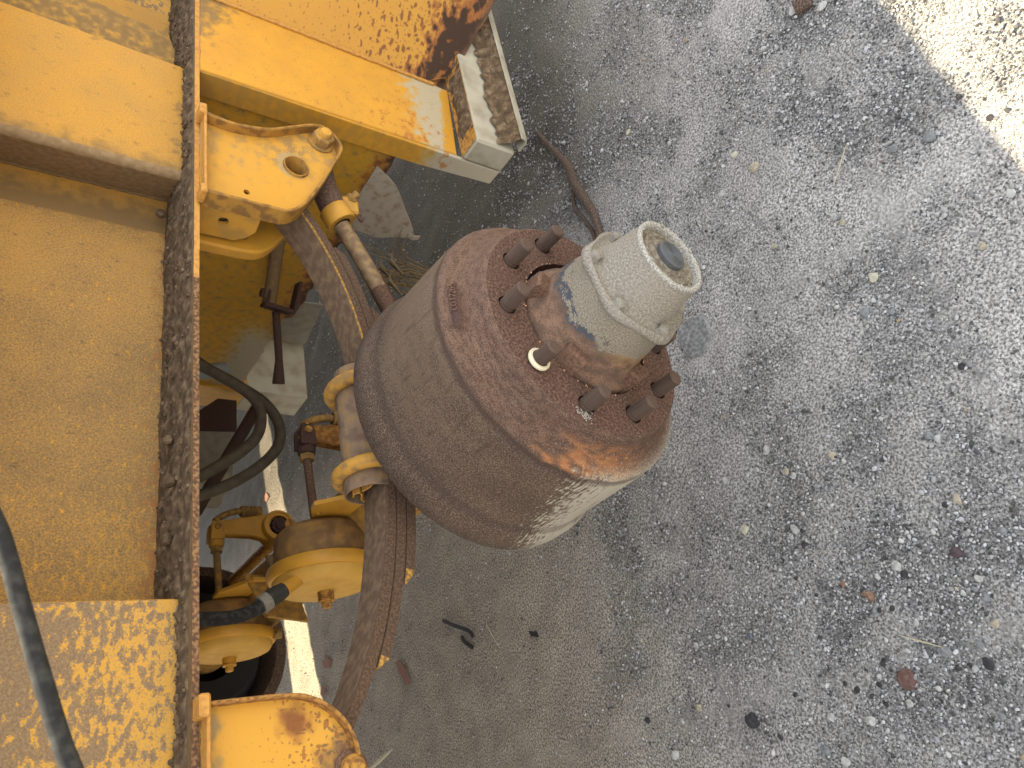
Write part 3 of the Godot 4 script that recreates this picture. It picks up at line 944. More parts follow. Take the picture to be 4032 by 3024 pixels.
func build_far_brackets(t: Node3D) -> void:
	var s := mb()
	plate(s, PackedVector2Array([Vector2(0.645, 0.105), Vector2(0.645, 0.050), Vector2(0.541, 0.052), Vector2(0.530, 0.20), Vector2(0.560, 0.20)]), Transform3D(), -1.424, -1.418, 0.001)  # dark plate drawn for the shade of the far hanger
	part("hanger_shade_plate", s, M.rust_dark, t, "dark plate standing for the shade at the far spring hanger")
	s = mb()
	plate(s, PackedVector2Array([Vector2(0.540, 0.052), Vector2(0.398, 0.066), Vector2(0.385, 0.24), Vector2(0.530, 0.24)]), Transform3D(), -1.430, -1.424, 0.001)
	part("backing_plate", s, M.grey_panel, t, "grey plate behind the air hoses")
	s = mb()
	box(s, Vector3(0.350, 0.08, -1.46), Vector3(0.396, 0.24, -1.40), 0.002)
	part("white_block", s, M.white, t)
	s = mb()
	box(s, Vector3(0.308, 0.100, -1.45), Vector3(0.342, 0.15, -1.40), 0.003)
	part("white_block", s, M.white, t)

func build_post(t: Node3D) -> void:
	for side in [0, 1]:
		var p := Node3D.new()
		p.name = child_name(t, "bumper_post")
		t.add_child(p)
		var s := mb()
		if side == 0:
			# front sheet and its edge return
			plate(s, PackedVector2Array([Vector2(0.662, 0.4485), Vector2(0.668, -0.085), Vector2(0.93, -0.10), Vector2(0.93, 0.4485)]), Transform3D(Basis(), Vector3.ZERO), -0.316, -0.3095, 0.002)
			part("post_sheet", s, M.post, p)
			s = mb()
			quad(s, Vector3(0.6595, 0.444, -0.3115), Vector3(0.661, -0.093, -0.3115), Vector3(0.661, -0.196, -0.3115), Vector3(0.661, -0.196, -0.3115), Vector3.LEFT)
			plate(s, PackedVector2Array([Vector2(-0.366, 0.4485), Vector2(-0.3125, 0.4485), Vector2(-0.3125, -0.196), Vector2(-0.352, -0.1945), Vector2(-0.362, -0.02)]), Transform3D(Basis(Vector3(0, 0, 1), Vector3(0, 1, 0), Vector3(-1, 0, 0)), Vector3.ZERO), -0.668, -0.660, 0.0015)
			part("edge_return", s, M.post_side, p)
			# white foot: ledge box with a lip that holds dirt
			s = mb()
			box(s, Vector3(0.660, -0.199, -0.311), Vector3(1.20, -0.098, -0.250), 0.005)
			part("foot_box", s, M.white, p, "white painted foot of the near bumper post")
			s = mb()
			var line := [Vector2(-0.246, -0.205), Vector2(-0.222, -0.206), Vector2(-0.214, -0.203), Vector2(-0.211, -0.190)]
			ribbon(s, line, 0.004, Transform3D(Basis(Vector3(0, 0, 1), Vector3(0, 1, 0), Vector3(-1, 0, 0)), Vector3.ZERO), -1.32, -0.664)
			part("foot_lip", s, M.white, p)
			s = mb()
			var n := noise(28, 4, 94)
			var x := 0.667
			while x < 1.31:
				for k in 8:
					var q := []
					for c in [[0, 0], [1, 0], [1, 1], [0, 1]]:
						var xx: float = x + 0.008 * c[0]
						var f: float = (k + c[1]) / 8.0
						var top: float = -0.150 + n.get_noise_2d(xx, 0.0) * 0.016
						var zz := lerpf(-0.2455, -0.213, f)
						q.append(Vector3(xx, lerpf(top, -0.195, pow(f, 0.7)) + n.get_noise_2d(xx * 1.5, zz * 4.0) * 0.008, zz))
					quad(s, q[0], q[1], q[2], q[3], Vector3(0, 0.6, 0.8))
				x += 0.008
			part("foot_dirt", s, M.dirt, p).set_meta("kind", "stuff")
			s = mb()
			box(s, Vector3(0.664, -0.0978, -0.3094), Vector3(0.93, -0.0962, -0.2505), 0.0004)
			part("ledge_strip", s, M.yellow_rusty, p)
			# dirt on the ledge where sheet and foot meet
			s = mb()
			x = 0.70
			while x < 0.93:
				for k in 6:
					var q := []
					for c in [[0, 0], [1, 0], [1, 1], [0, 1]]:
						var xx: float = x + 0.007 * c[0]
						var f: float = (k + c[1]) / 6.0
						var w := sm(0.695, 0.72, xx) * sm(0.95, 0.78, xx)
						var zz := lerpf(-0.300 + 0.012 * n.get_noise_2d(xx, 3.0), -0.2505, f)
						q.append(Vector3(xx, -0.0962 + (0.010 * w + n.get_noise_2d(xx * 2.0, zz * 6.0) * 0.010 - 0.002) * sin(PI * f), zz))
					quad(s, q[0], q[1], q[2], q[3], Vector3(0, 0.7, 0.6))
				x += 0.007
			part("ledge_dirt", s, M.dirt, p).set_meta("kind", "stuff")
			# skirt plate leaning outwards behind the seam, lower edge cut at a slant
			var st := frame(Vector3(0.875, 0, -0.3085), Vector3(-0.95, 0, 1), Vector3(1, 0, 0.95))
			s = mb()
			var poly := PackedVector2Array([Vector2(0.0, 0.46), Vector2(0.0, -0.040), Vector2(0.024, -0.085)])
			for i in 19:
				var f := i / 18.0
				poly.append(Vector2(lerpf(0.050, 0.66, f), -0.110 - lerpf(0.0, 0.19, f) + n.get_noise_1d(f * 3.0) * 0.006))
			poly.append(Vector2(0.66, 0.46))
			plate(s, poly, st, -0.006, 0.0, 0.0015)
			part("skirt_plate", s, M.post, p, "rust pocked yellow skirt plate")
			s = mb()
			var seam := []
			for i in 60: seam.append(Vector3(0.873 + n.get_noise_1d(i * 0.5) * 0.002, 0.445 - i * 0.0085, -0.3072))
			tube(s, seam, 0.0042, 7)
			part("weld_seam", s, M.yellow_edge, p)
		else:
			box(s, Vector3(0.66, 0.03, -1.50), Vector3(0.875, 0.444, -1.38), 0.002)
			part("edge_return", s, M.yellow_clean, p)
			s = mb()
			box(s, Vector3(0.66, -0.158, -1.50), Vector3(0.875, 0.0298, -1.38), 0.002)
			box(s, Vector3(0.872, -0.158, -1.379), Vector3(0.878, 0.0298, -1.33), 0.001)
			part("foot_box", s, M.white, p, "white foot of the far bumper post")
	# bulkhead between the posts
	var s2 := mb()
	var n3 := noise(60, 3, 95)
	var poly2 := PackedVector2Array([Vector2(-0.362, 0.4485), Vector2(-1.38, 0.4485)])
	for i in 61:
		var zz := lerpf(-1.38, -0.362, i / 60.0)
		poly2.append(Vector2(zz, 0.030 + n3.get_noise_1d(zz) * 0.008 + (0.02 if zz < -1.0 else 0.0)))
	plate(s2, poly2, Transform3D(Basis(Vector3(0, 0, 1), Vector3(0, 1, 0), Vector3(-1, 0, 0)), Vector3.ZERO), -0.676, -0.669, 0.001)
	part("bulkhead_plate", s2, M.bulkhead, t, "yellow cross plate with a rusted lower edge")
	var wt := Transform3D(Basis(Vector3(0, 0, 1), Vector3(0, 1, 0), Vector3(-1, 0, 0)), Vector3.ZERO)
	s2 = mb()
	plate(s2, PackedVector2Array(smooth_line([Vector2(-0.600, 0.06), Vector2(-0.614, -0.032), Vector2(-0.598, -0.075), Vector2(-0.576, -0.116), Vector2(-0.500, -0.055), Vector2(-0.440, 0.0), Vector2(-0.405, 0.06)], 3)), wt, -0.668, -0.664, 0.001)
	ribbon(s2, [Vector2(0.665, -0.100), Vector2(0.658, -0.116), Vector2(0.664, -0.132)], 0.003, Transform3D(), -0.585, -0.570, 0.0008)
	part("bent_flap", s2, M.flap, t, "bent white flap under the cross plate")
	s2 = mb()
	plate(s2, PackedVector2Array([Vector2(-0.94, 0.08), Vector2(-0.925, -0.028), Vector2(-1.117, -0.052), Vector2(-1.125, 0.08)]), wt, -0.682, -0.678, 0.001)
	part("grey_panel", s2, M.grey_panel, t, "dark grey panel below the far end of the cross plate")

func build_hangers(t: Node3D) -> void:
	# upper (towards +x)
	var up_edge := smooth_line([Vector2(0.528, 0.449), Vector2(0.522, 0.400), Vector2(0.534, 0.342), Vector2(0.557, 0.300), Vector2(0.582, 0.256), Vector2(0.584, 0.230), Vector2(0.563, 0.207), Vector2(0.538, 0.204), Vector2(0.490, 0.226), Vector2(0.424, 0.258), Vector2(0.374, 0.290), Vector2(0.356, 0.314), Vector2(0.354, 0.340), Vector2(0.354, 0.449)], 5)
	var poly := PackedVector2Array(up_edge)
	for far in [false, true]:
		var h := Node3D.new()
		h.name = child_name(t, "spring_hanger")
		t.add_child(h)
		var zb := -0.303
		var zf := -0.283
		if far:
			zb = -1.405
			zf = -1.425
		var s := mb()
		var holes := [circle(Vector2(0.480, 0.287), 0.0235, 28), circle(Vector2(0.390, 0.376), 0.0052, 12)] if not far else []
		if far:
			plate(s, poly, Transform3D(), -1.412, -1.405, 0.0006)
		else:
			plate(s, poly, Transform3D(), zb - 0.006, zb, 0.0006, holes)
		part("side_plate", s, M.hanger if not far else M.yellow_dusty, h)
		if far: continue
		s = mb()
		ribbon(s, up_edge, 0.006, Transform3D(), zb - 0.016, zf, 0.0018)
		part("rim", s, M.hanger_rim, h)
		# pipe through the plate
		s = mb()
		var pt := Transform3D(Basis(), Vector3(0.480, 0.287, 0))
		lathe(s, [Vector2(0.0232, -0.40), Vector2(0.0232, -0.2990), Vector2(0.0228, -0.2982), Vector2(0.0212, -0.2982), Vector2(0.0208, -0.2990), Vector2(0.0208, -0.40)], pt, 36)
		part("bush_pipe", s, M.hanger_rim, h)
		# bolt, nut and washer
		var nt := Transform3D(Basis(), Vector3(0.562, 0.235, zb))
		s = mb()
		lathe(s, [Vector2(0.0245, 0), Vector2(0.0245, 0.0035), Vector2(0.0235, 0.0045), Vector2(0.010, 0.0045)], nt, 32)
		part("washer", s, M.yellow_dusty, h)
		s = mb()
		hexnut(s, nt.translated_local(Vector3(0, 0, 0.0045)), 0.035, 0.018, 0.35)
		part("nut", s, M.yellow_dusty, h)
		s = mb()
		lathe(s, [Vector2(0.0115, 0.02), Vector2(0.0115, 0.028), Vector2(0.0095, 0.0315), Vector2(0.004, 0.033), Vector2(0, 0.033)], nt, 24)
		part("bolt_end", s, M.yellow, h)
		# inner web facing down the trailer, with hole
		s = mb()
		var wt := Transform3D(Basis(Vector3(0, 0, 1), Vector3(0, 1, 0), Vector3(-1, 0, 0)), Vector3.ZERO)
		var wp := PackedVector2Array([Vector2(-0.30, 0.449), Vector2(-0.395, 0.449), Vector2(-0.395, 0.372), Vector2(-0.382, 0.354), Vector2(-0.362, 0.343), Vector2(-0.30, 0.347)])
		plate(s, wp, wt, -0.366, -0.360, 0.001, [circle(Vector2(-0.352, 0.400), 0.0085, 16)])
		part("cross_web", s, M.yellow, h)
		# inner side plate with a thick rounded edge
		s = mb()
		var ip := PackedVector2Array(smooth_line([Vector2(0.53, 0.449), Vector2(0.56, 0.30), Vector2(0.545, 0.21), Vector2(0.47, 0.238), Vector2(0.405, 0.277), Vector2(0.362, 0.312), Vector2(0.350, 0.352), Vector2(0.350, 0.449)], 4))
		plate(s, ip, Transform3D(), -0.425, -0.403, 0.004)
		part("side_plate", s, M.yellow_clean, h)
		# strip that bolts it to the flange
		s = mb()
		box(s, Vector3(0.350, 0.4440, -0.3085), Vector3(0.530, 0.4487, -0.2815), 0.0015)
		box(s, Vector3(0.345, 0.4440, -0.3085), Vector3(0.362, 0.4545, -0.278), 0.002)
		box(s, Vector3(0.522, 0.4440, -0.3085), Vector3(0.545, 0.4560, -0.280), 0.002)
		part("mounting_strip", s, M.yellow_edge, h)
		s = mb()
		box(s, Vector3(0.372, 0.345, -0.402), Vector3(0.52, 0.449, -0.318), 0.004)
		part("filler_block", s, M.rust, h)
	# lower hanger
	var h2 := Node3D.new()
	h2.name = child_name(t, "spring_hanger")
	t.add_child(h2)
	var lo_edge := smooth_line([Vector2(-0.410, 0.449), Vector2(-0.409, 0.400), Vector2(-0.409, 0.360), Vector2(-0.412, 0.333), Vector2(-0.423, 0.309), Vector2(-0.438, 0.291), Vector2(-0.454, 0.280), Vector2(-0.472, 0.273), Vector2(-0.488, 0.270), Vector2(-0.502, 0.262), Vector2(-0.512, 0.245), Vector2(-0.53, 0.225), Vector2(-0.56, 0.215), Vector2(-0.60, 0.24), Vector2(-0.62, 0.32), Vector2(-0.62, 0.449)], 4)
	var s3 := mb()
	plate(s3, PackedVector2Array(lo_edge), Transform3D(), -0.309, -0.303, 0.0006)
	part("side_plate", s3, M.hanger, h2)
	s3 = mb()
	ribbon(s3, lo_edge, 0.0045, Transform3D(), -0.312, -0.287, 0.0015)
	part("rim", s3, M.rust_edge_mix, h2)
	s3 = mb()
	plate(s3, PackedVector2Array(lo_edge), Transform3D(), -0.425, -0.405, 0.004)
	part("side_plate", s3, M.yellow_clean, h2)
	var nt2 := Transform3D(Basis(), Vector3(-0.496, 0.277, -0.303))
	s3 = mb()
	lathe(s3, [Vector2(0.021, 0), Vector2(0.021, 0.003), Vector2(0.020, 0.004), Vector2(0.009, 0.004)], nt2, 32)
	part("washer", s3, M.rust, h2)
	s3 = mb()
	lathe(s3, [Vector2(0.0145, 0.003), Vector2(0.0145, 0.011), Vector2(0.013, 0.014), Vector2(0.0095, 0.015), Vector2(0.0095, 0.022), Vector2(0.008, 0.024), Vector2(0, 0.024)], nt2, 28)
	part("bolt_head", s3, M.yellow_rusty, h2)
	s3 = mb()
	box(s3, Vector3(-0.62, 0.4440, -0.3085), Vector3(-0.402, 0.4487, -0.2815), 0.0015)
	box(s3, Vector3(-0.425, 0.4452, -0.3085), Vector3(-0.400, 0.4575, -0.278), 0.002)
	part("mounting_strip", s3, M.yellow_edge, h2)

func spring_y(x: float) -> float:
	var d := x + 0.03
	return 0.178 + 0.42 * d * d + d * d * d * d

func build_spring(t: Node3D, zc: float, yo: float) -> void:
	var sp := Node3D.new()
	sp.name = child_name(t, "leaf_spring")
	t.add_child(sp)
	var th := 0.0155
	for lf in [[0, 0.475, -0.535], [1, 0.315, -0.375], [2, 0.20, -0.262]]:
		var k: int = lf[0]
		var w := 0.040 - 0.0006 * k
		var st := mb()
		var sd := mb()
		var tip := mb()
		var n := 44
		var prev := []
		for i in n + 1:
			var x := lerpf(lf[2], lf[1], float(i) / n)
			var sl := (spring_y(x + 0.002) - spring_y(x - 0.002)) / 0.004
			var nn := Vector2(-sl, 1).normalized()
			var e := minf(x - lf[2], lf[1] - x)
			var taper := 1.0 if k == 0 else clampf(0.25 + e / 0.022, 0.25, 1.0)
			var a := Vector2(x, spring_y(x) + yo) - nn * (th * k + 0.0012 * k)
			var b := a - nn * th * taper
			var bev := 0.0032
			var row := [Vector3(a.x, a.y - bev * 0.6, zc + w), Vector3(a.x, a.y, zc + w - bev), Vector3(a.x, a.y, zc - w + bev), Vector3(a.x, a.y - bev * 0.6, zc - w), Vector3(b.x, b.y, zc - w), Vector3(b.x, b.y, zc + w)]
			if i:
				var up := Vector3(nn.x, nn.y, 0)
				quad(st, prev[1], row[1], row[2], prev[2], up)
				quad(tip if (k == 0 and x > 0.09) else sd, prev[0], row[0], row[1], prev[1], up + Vector3(0, 0, 1))
				quad(sd, prev[2], row[2], row[3], prev[3], up - Vector3(0, 0, 1))
				quad(sd, prev[3], row[3], row[4], prev[4], Vector3(0, 0, -1))
				var edge_tip: bool = k > 0 and x < lf[2] + 0.03
				quad(tip if edge_tip else sd, prev[5], row[5], row[0], prev[0], Vector3(0, 0, 1))
				quad(tip if edge_tip else sd, prev[4], row[4], row[5], prev[5], -up)
			if i == 0 or i == n:
				var dx := Vector3(-1 if i == 0 else 1, 0, 0)
				quad(tip, row[0], row[3], row[4], row[5], dx)
				quad(tip, row[0], row[1], row[2], row[3], dx)
			prev = row
		var am: ArrayMesh = st.commit()
		sd.commit(am)
		tip.commit(am)
		var mi := part("leaf", am, null, sp)
		mi.mesh.surface_set_material(0, M.spring_top)
		mi.mesh.surface_set_material(1, M.spring_side)
		mi.mesh.surface_set_material(2, M.tip)

func build_ubolts(t: Node3D, zc: float, yo: float, flip: float) -> void:
	for x in [0.062, -0.086]:
		var s := mb()
		var path := []
		for y in [0.00, 0.08, 0.15]: path.append(Vector3(x, y + yo, zc - 0.056))
		for i in 17:
			var a := PI * i / 16.0
			path.append(Vector3(x, 0.186 + 0.046 * sin(a) + yo, zc - 0.056 * cos(a)))
		for y in [0.15, 0.08, 0.00]: path.append(Vector3(x, y + yo, zc + 0.056))
		tube(s, path, 0.0115, 14)
		part("u_bolt", s, M.ubolt, t)
	# pressed pad between the bolts: a rolled sheet open at both ends
	var s2 := mb()
	var line := []
	for i in 15:
		var a := lerpf(-0.15, PI + 0.1, i / 14.0)
		line.append(Vector2(0.040 * cos(a), 0.183 + 0.042 * sin(a)))
	var et := Transform3D(Basis(Vector3(0, 0, 1), Vector3(0, 1, 0), Vector3(-1, 0, 0)), Vector3(0, yo, zc))
	ribbon(s2, line, 0.0028, et, -0.094, 0.119, 0.0007)
	part("spring_pad", s2, M.pad, t)
	s2 = mb()
	ribbon(s2, [Vector2(-0.041, 0.176), Vector2(-0.030, 0.189), Vector2(-0.012, 0.196), Vector2(-0.004, 0.204), Vector2(-0.012, 0.210), Vector2(-0.022, 0.206)], 0.0026, et, -0.09, 0.1165, 0.0007)
	ribbon(s2, [Vector2(-0.004, 0.198), Vector2(0.012, 0.194), Vector2(0.036, 0.196)], 0.0026, et, -0.09, 0.114, 0.0007)
	part("pad_fold", s2, M.yellow_edge, t)
	s2 = mb()
	box(s2, Vector3(-0.09, -0.005 + yo, zc - 0.055), Vector3(0.07, 0.128 + yo, zc + 0.05), 0.006)
	part("axle_seat", s2, M.rust_dark, t)

func build_axle(t: Node3D) -> void:
	var s := mb()
	lathe(s, [Vector2(0.05, -1.66), Vector2(0.066, -1.62), Vector2(0.066, -0.30), Vector2(0.05, -0.27)], HUB, 40)
	part("axle_tube", s, M.axle, t)
	# camshaft
	for e in [[-0.30, -0.735], [-1.17, -1.62]]:
		s = mb()
		tube(s, [Vector3(0.155, 0.0, e[0]), Vector3(0.155, 0.01, e[1])], 0.016, 14)
		part("cam_shaft", s, M.yellow_rusty, t)
	# far brake drum, seen from inside
	s = mb()
	lathe(s, [Vector2(0.214, -1.86), Vector2(0.224, -1.84), Vector2(0.226, -1.66), Vector2(0.236, -1.645), Vector2(0.236, -1.622), Vector2(0.232, -1.618), Vector2(0.207, -1.618), Vector2(0.204, -1.622), Vector2(0.203, -1.86), Vector2(0.0, -1.87)], HUB, 80)
	part("brake_drum", s, M.drum_inside, t, "rusty inside of the far brake drum")
	s = mb()
	lathe(s, [Vector2(0.09, -1.60), Vector2(0.15, -1.602), Vector2(0.185, -1.70), Vector2(0.185, -1.86)], HUB, 48)
	part("brake_spider", s, M.black, t)
	# torque rod
	s = mb()
	var path := [Vector3(0.475, 0.195, -0.35), Vector3(0.447, 0.198, -0.35), Vector3(0.415, 0.186, -0.35), Vector3(0.34, 0.150, -0.35), Vector3(0.24, 0.108, -0.35), Vector3(0.12, 0.055, -0.35), Vector3(0.06, 0.03, -0.35)]
	var rd := Node3D.new()
	rd.name = "torque_rod"
	t.add_child(rd)
	tube(s, path.slice(2), 0.0155, 18)
	part("rod", s, M.rod, rd)
	s = mb()
	var thr := []
	for i in 40:
		var f := i / 39.0
		thr.append(Vector2(0.0158 + (0.0012 if i % 2 else 0.0), lerpf(0.0, 0.075, f)))
	lathe(s, thr, frame(Vector3(0.285, 0.1265, -0.35), Vector3(-0.12, -0.05, 0)), 20)
	part("rod_thread", s, M.rust, rd)
	s = mb()
	var dir := Vector3(-0.075, -0.038, 0).normalized()
	tube(s, [Vector3(0.54, 0.22, -0.35), Vector3(0.50, 0.215, -0.35), Vector3(0.462, 0.203, -0.35), Vector3(0.43, 0.190, -0.35), Vector3(0.424, 0.187, -0.35)], [0.0255, 0.025, 0.0245, 0.024, 0.0175], 20)
	part("rod_end", s, M.rod_end, rd)
	s = mb()
	lathe(s, [Vector2(0.016, -0.012), Vector2(0.0265, -0.012), Vector2(0.028, -0.010), Vector2(0.028, 0.020), Vector2(0.0265, 0.022), Vector2(0.016, 0.022)], frame(Vector3(0.440, 0.1945, -0.35), dir), 30)
	box(s, Vector3(0.438, 0.155, -0.355), Vector3(0.474, 0.190, -0.330), 0.004)
	part("clamp", s, M.yellow, rd)
	var cb := frame(Vector3(0.470, 0.172, -0.341), Vector3(0.25, -0.35, 0.9))
	s = mb()
	lathe(s, [Vector2(0.0145, 0), Vector2(0.0145, 0.004), Vector2(0.008, 0.004)], cb, 24)
	hexnut(s, cb.translated_local(Vector3(0, 0, 0.004)), 0.020, 0.012, 0.2)
	lathe(s, [Vector2(0.0068, 0.016), Vector2(0.0068, 0.024), Vector2(0.0055, 0.026), Vector2(0, 0.026)], cb, 16)
	part("clamp_nut", s, M.yellow_dusty, rd)
	s = mb()
	tube(s, [Vector3(0.428, 0.160, -0.325), Vector3(0.421, 0.164, -0.322), Vector3(0.415, 0.163, -0.322), Vector3(0.412, 0.157, -0.322)], 0.0035, 8)
	part("clamp_ear", s, M.rust_dark, rd)

func build_chamber(t: Node3D, c: Vector3, x_end: float, rod_top: Vector3, near: bool) -> void:
	# c: middle of the clamp ring; the chamber's round end looks towards -x
	var ch := Node3D.new()
	ch.name = child_name(t, "brake_chamber")
	t.add_child(ch)
	var tf := frame(c, Vector3(-1, 0, 0), Vector3(0, 0, 1))
	var s := mb()
	# shell behind the ring
	lathe(s, [Vector2(0.05, -0.084), Vector2(0.078, -0.082), Vector2(0.088, -0.072), Vector2(0.092, -0.012)], tf, 56)
	part("push_shell", s, M.chamber_back, ch)
	s = mb()
	lathe(s, [Vector2(0.090, -0.016), Vector2(0.101, -0.014), Vector2(0.105, -0.006), Vector2(0.105, 0.004), Vector2(0.100, 0.010), Vector2(0.092, 0.011)], tf, 64)
	part("clamp_ring", s, M.yellow_clean, ch)
	s = mb()
	lathe(s, [Vector2(0.096, 0.008), Vector2(0.094, 0.018), Vector2(0.089, 0.026), Vector2(0.080, 0.030), Vector2(0.05, 0.0335), Vector2(0.02, 0.035), Vector2(0, 0.035)], tf, 56)
	part("dome", s, M.dome, ch)
	s = mb()
	lathe(s, [Vector2(0.0150, 0.033), Vector2(0.0150, 0.048), Vector2(0.0135, 0.049), Vector2(0.0155, 0.050), Vector2(0.0155, 0.053), Vector2(0.009, 0.054), Vector2(0.009, 0.063), Vector2(0.0075, 0.065), Vector2(0, 0.065)], tf, 24)
	part("boss", s, M.yellow_rusty if near else M.yellow_clean, ch)
	# clamp bolts on the ring's parting
	var e := tf * Vector3(-0.02, 0.108, 0.0)
	e = c + Vector3(0.0, 0.098, 0.048)
	if near: e = c + Vector3(-0.002, 0.064, -0.088)
	else: e = c + Vector3(-0.002, -0.09, 0.066)
	s = mb()
	var et := frame(e, Vector3(-0.25, 0.8, -0.3) if near else Vector3(-0.3, 0.2, 0.9))
	box(s, Vector3(-0.012, -0.010, -0.016), Vector3(0.012, 0.010, 0.004), 0.002, et)
	hexnut(s, et.translated_local(Vector3(0, 0, 0.004)), 0.017, 0.009)
	lathe(s, [Vector2(0.006, 0.013), Vector2(0.006, 0.021), Vector2(0, 0.022)], et, 12)
	part("clamp_bolt", s, M.yellow_dusty, ch)
	# push rod, clevis and lock nut
	s = mb()
	var base := Vector3(c.x + 0.06, rod_top.y - (0.012 if near else 0.01), c.z)
	var clev := rod_top + Vector3(-0.055, -0.002, 0)
	tube(s, [base, clev], 0.0085, 14)
	part("push_rod", s, M.rust if near else M.yellow_dusty, t)
	var cl := Node3D.new()
	cl.name = child_name(t, "clevis")
	t.add_child(cl)
	s = mb()
	hexnut(s, frame(clev + Vector3(-0.004, 0, 0), Vector3(1, 0, 0)), 0.026, 0.014, 0.3)
	part("lock_nut", s, M.yellow_dusty, cl)
	s = mb()
	lathe(s, [Vector2(0.012, 0.008), Vector2(0.017, 0.010), Vector2(0.019, 0.022), Vector2(0.018, 0.034), Vector2(0.010, 0.036)], frame(clev, Vector3(1, 0, 0)), 18)
	for k in [-1, 1]:
		var zz: float = rod_top.z + 0.017 * k
		var pl := PackedVector2Array(smooth_line([Vector2(clev.x + 0.024, rod_top.y - 0.017), Vector2(rod_top.x - 0.01, rod_top.y - 0.016), Vector2(rod_top.x + 0.012, rod_top.y - 0.011), Vector2(rod_top.x + 0.017, rod_top.y), Vector2(rod_top.x + 0.012, rod_top.y + 0.012), Vector2(rod_top.x - 0.01, rod_top.y + 0.015), Vector2(clev.x + 0.024, rod_top.y + 0.016)], 3))
		plate(s, pl, Transform3D(), zz - 0.004, zz + 0.004, 0.001)
	part("fork", s, M.rust_dark if near else M.yellow, cl)
	s = mb()
	tube(s, [rod_top + Vector3(0, 0, -0.027), rod_top + Vector3(0, 0, 0.026)], 0.0075, 12)
	tube(s, [rod_top + Vector3(0.016, 0.002, -0.025), rod_top + Vector3(0.016, 0.002, 0.024)], 0.005, 10)
	part("clevis_pin", s, M.yellow_rusty, cl)

func build_slack(t: Node3D, pin: Vector3, hub: Vector3, near: bool) -> void:
	var sl := Node3D.new()
	sl.name = child_name(t, "slack_adjuster")
	t.add_child(sl)
	var s := mb()
	var d := (hub - pin)
	d.z = 0
	var side := Vector3(-d.y, d.x, 0).normalized()
	var poly := PackedVector2Array()
	var w0 := 0.017
	var w1 := 0.040
	for p in [pin + side * w0, pin.lerp(hub, 0.55) + side * 0.030, hub + side * w1, hub + d.normalized() * w1, hub - side * w1, pin.lerp(hub, 0.55) - side * 0.022, pin - side * w0]:
		poly.append(Vector2(p.x, p.y))
	plate(s, poly, Transform3D(), pin.z - 0.011, pin.z + 0.011, 0.003)
	part("arm", s, M.slack_near if near else M.yellow_clean, sl)
	s = mb()
	lathe(s, [Vector2(0.041, -0.030), Vector2(0.041, 0.024), Vector2(0.038, 0.028), Vector2(0.033, 0.029), Vector2(0.032, 0.026), Vector2(0.026, 0.026), Vector2(0.026, 0.022)], Transform3D(Basis(), Vector3(hub.x, hub.y, pin.z)), 40)
	part("hub_ring", s, M.yellow_clean if not near else M.yellow_dusty, sl)
	s = mb()
	var sp := PackedVector2Array()
	for i in 40: sp.append(Vector2.from_angle(TAU * i / 40) * (0.022 if i % 4 < 2 else 0.019))
	plate(s, sp, Transform3D(Basis(), Vector3(hub.x, hub.y, pin.z)), -0.03, 0.028, 0.001)
	lathe(s, [Vector2(0.012, 0.028), Vector2(0.012, 0.033), Vector2(0, 0.034)], Transform3D(Basis(), Vector3(hub.x, hub.y, pin.z)), 16)
	part("spline_end", s, M.rust_dark, sl)
	# adjusting link: bent rod with a bellows boot
	s = mb()
	var a := pin + Vector3(0.020, 0.002, 0)
	var b := pin + side * (0.046 if side.x > 0.0 else -0.046) + d * 0.42
	var link := smooth_line([a, a.lerp(b, 0.45) + Vector3(0.004, 0.006, 0), b + Vector3(0.0, 0.012, 0), b], 5)
	tube(s, link, 0.008, 12)
	part("link", s, M.yellow_dusty, sl)
	s = mb()
	var pr := []
	for i in 11: pr.append(Vector2(0.0125 + (0.003 if i % 2 else 0.0), i * 0.0052))
	lathe(s, pr, frame(b, d.normalized()), 18)
	part("boot", s, M.yellow_dusty, sl)

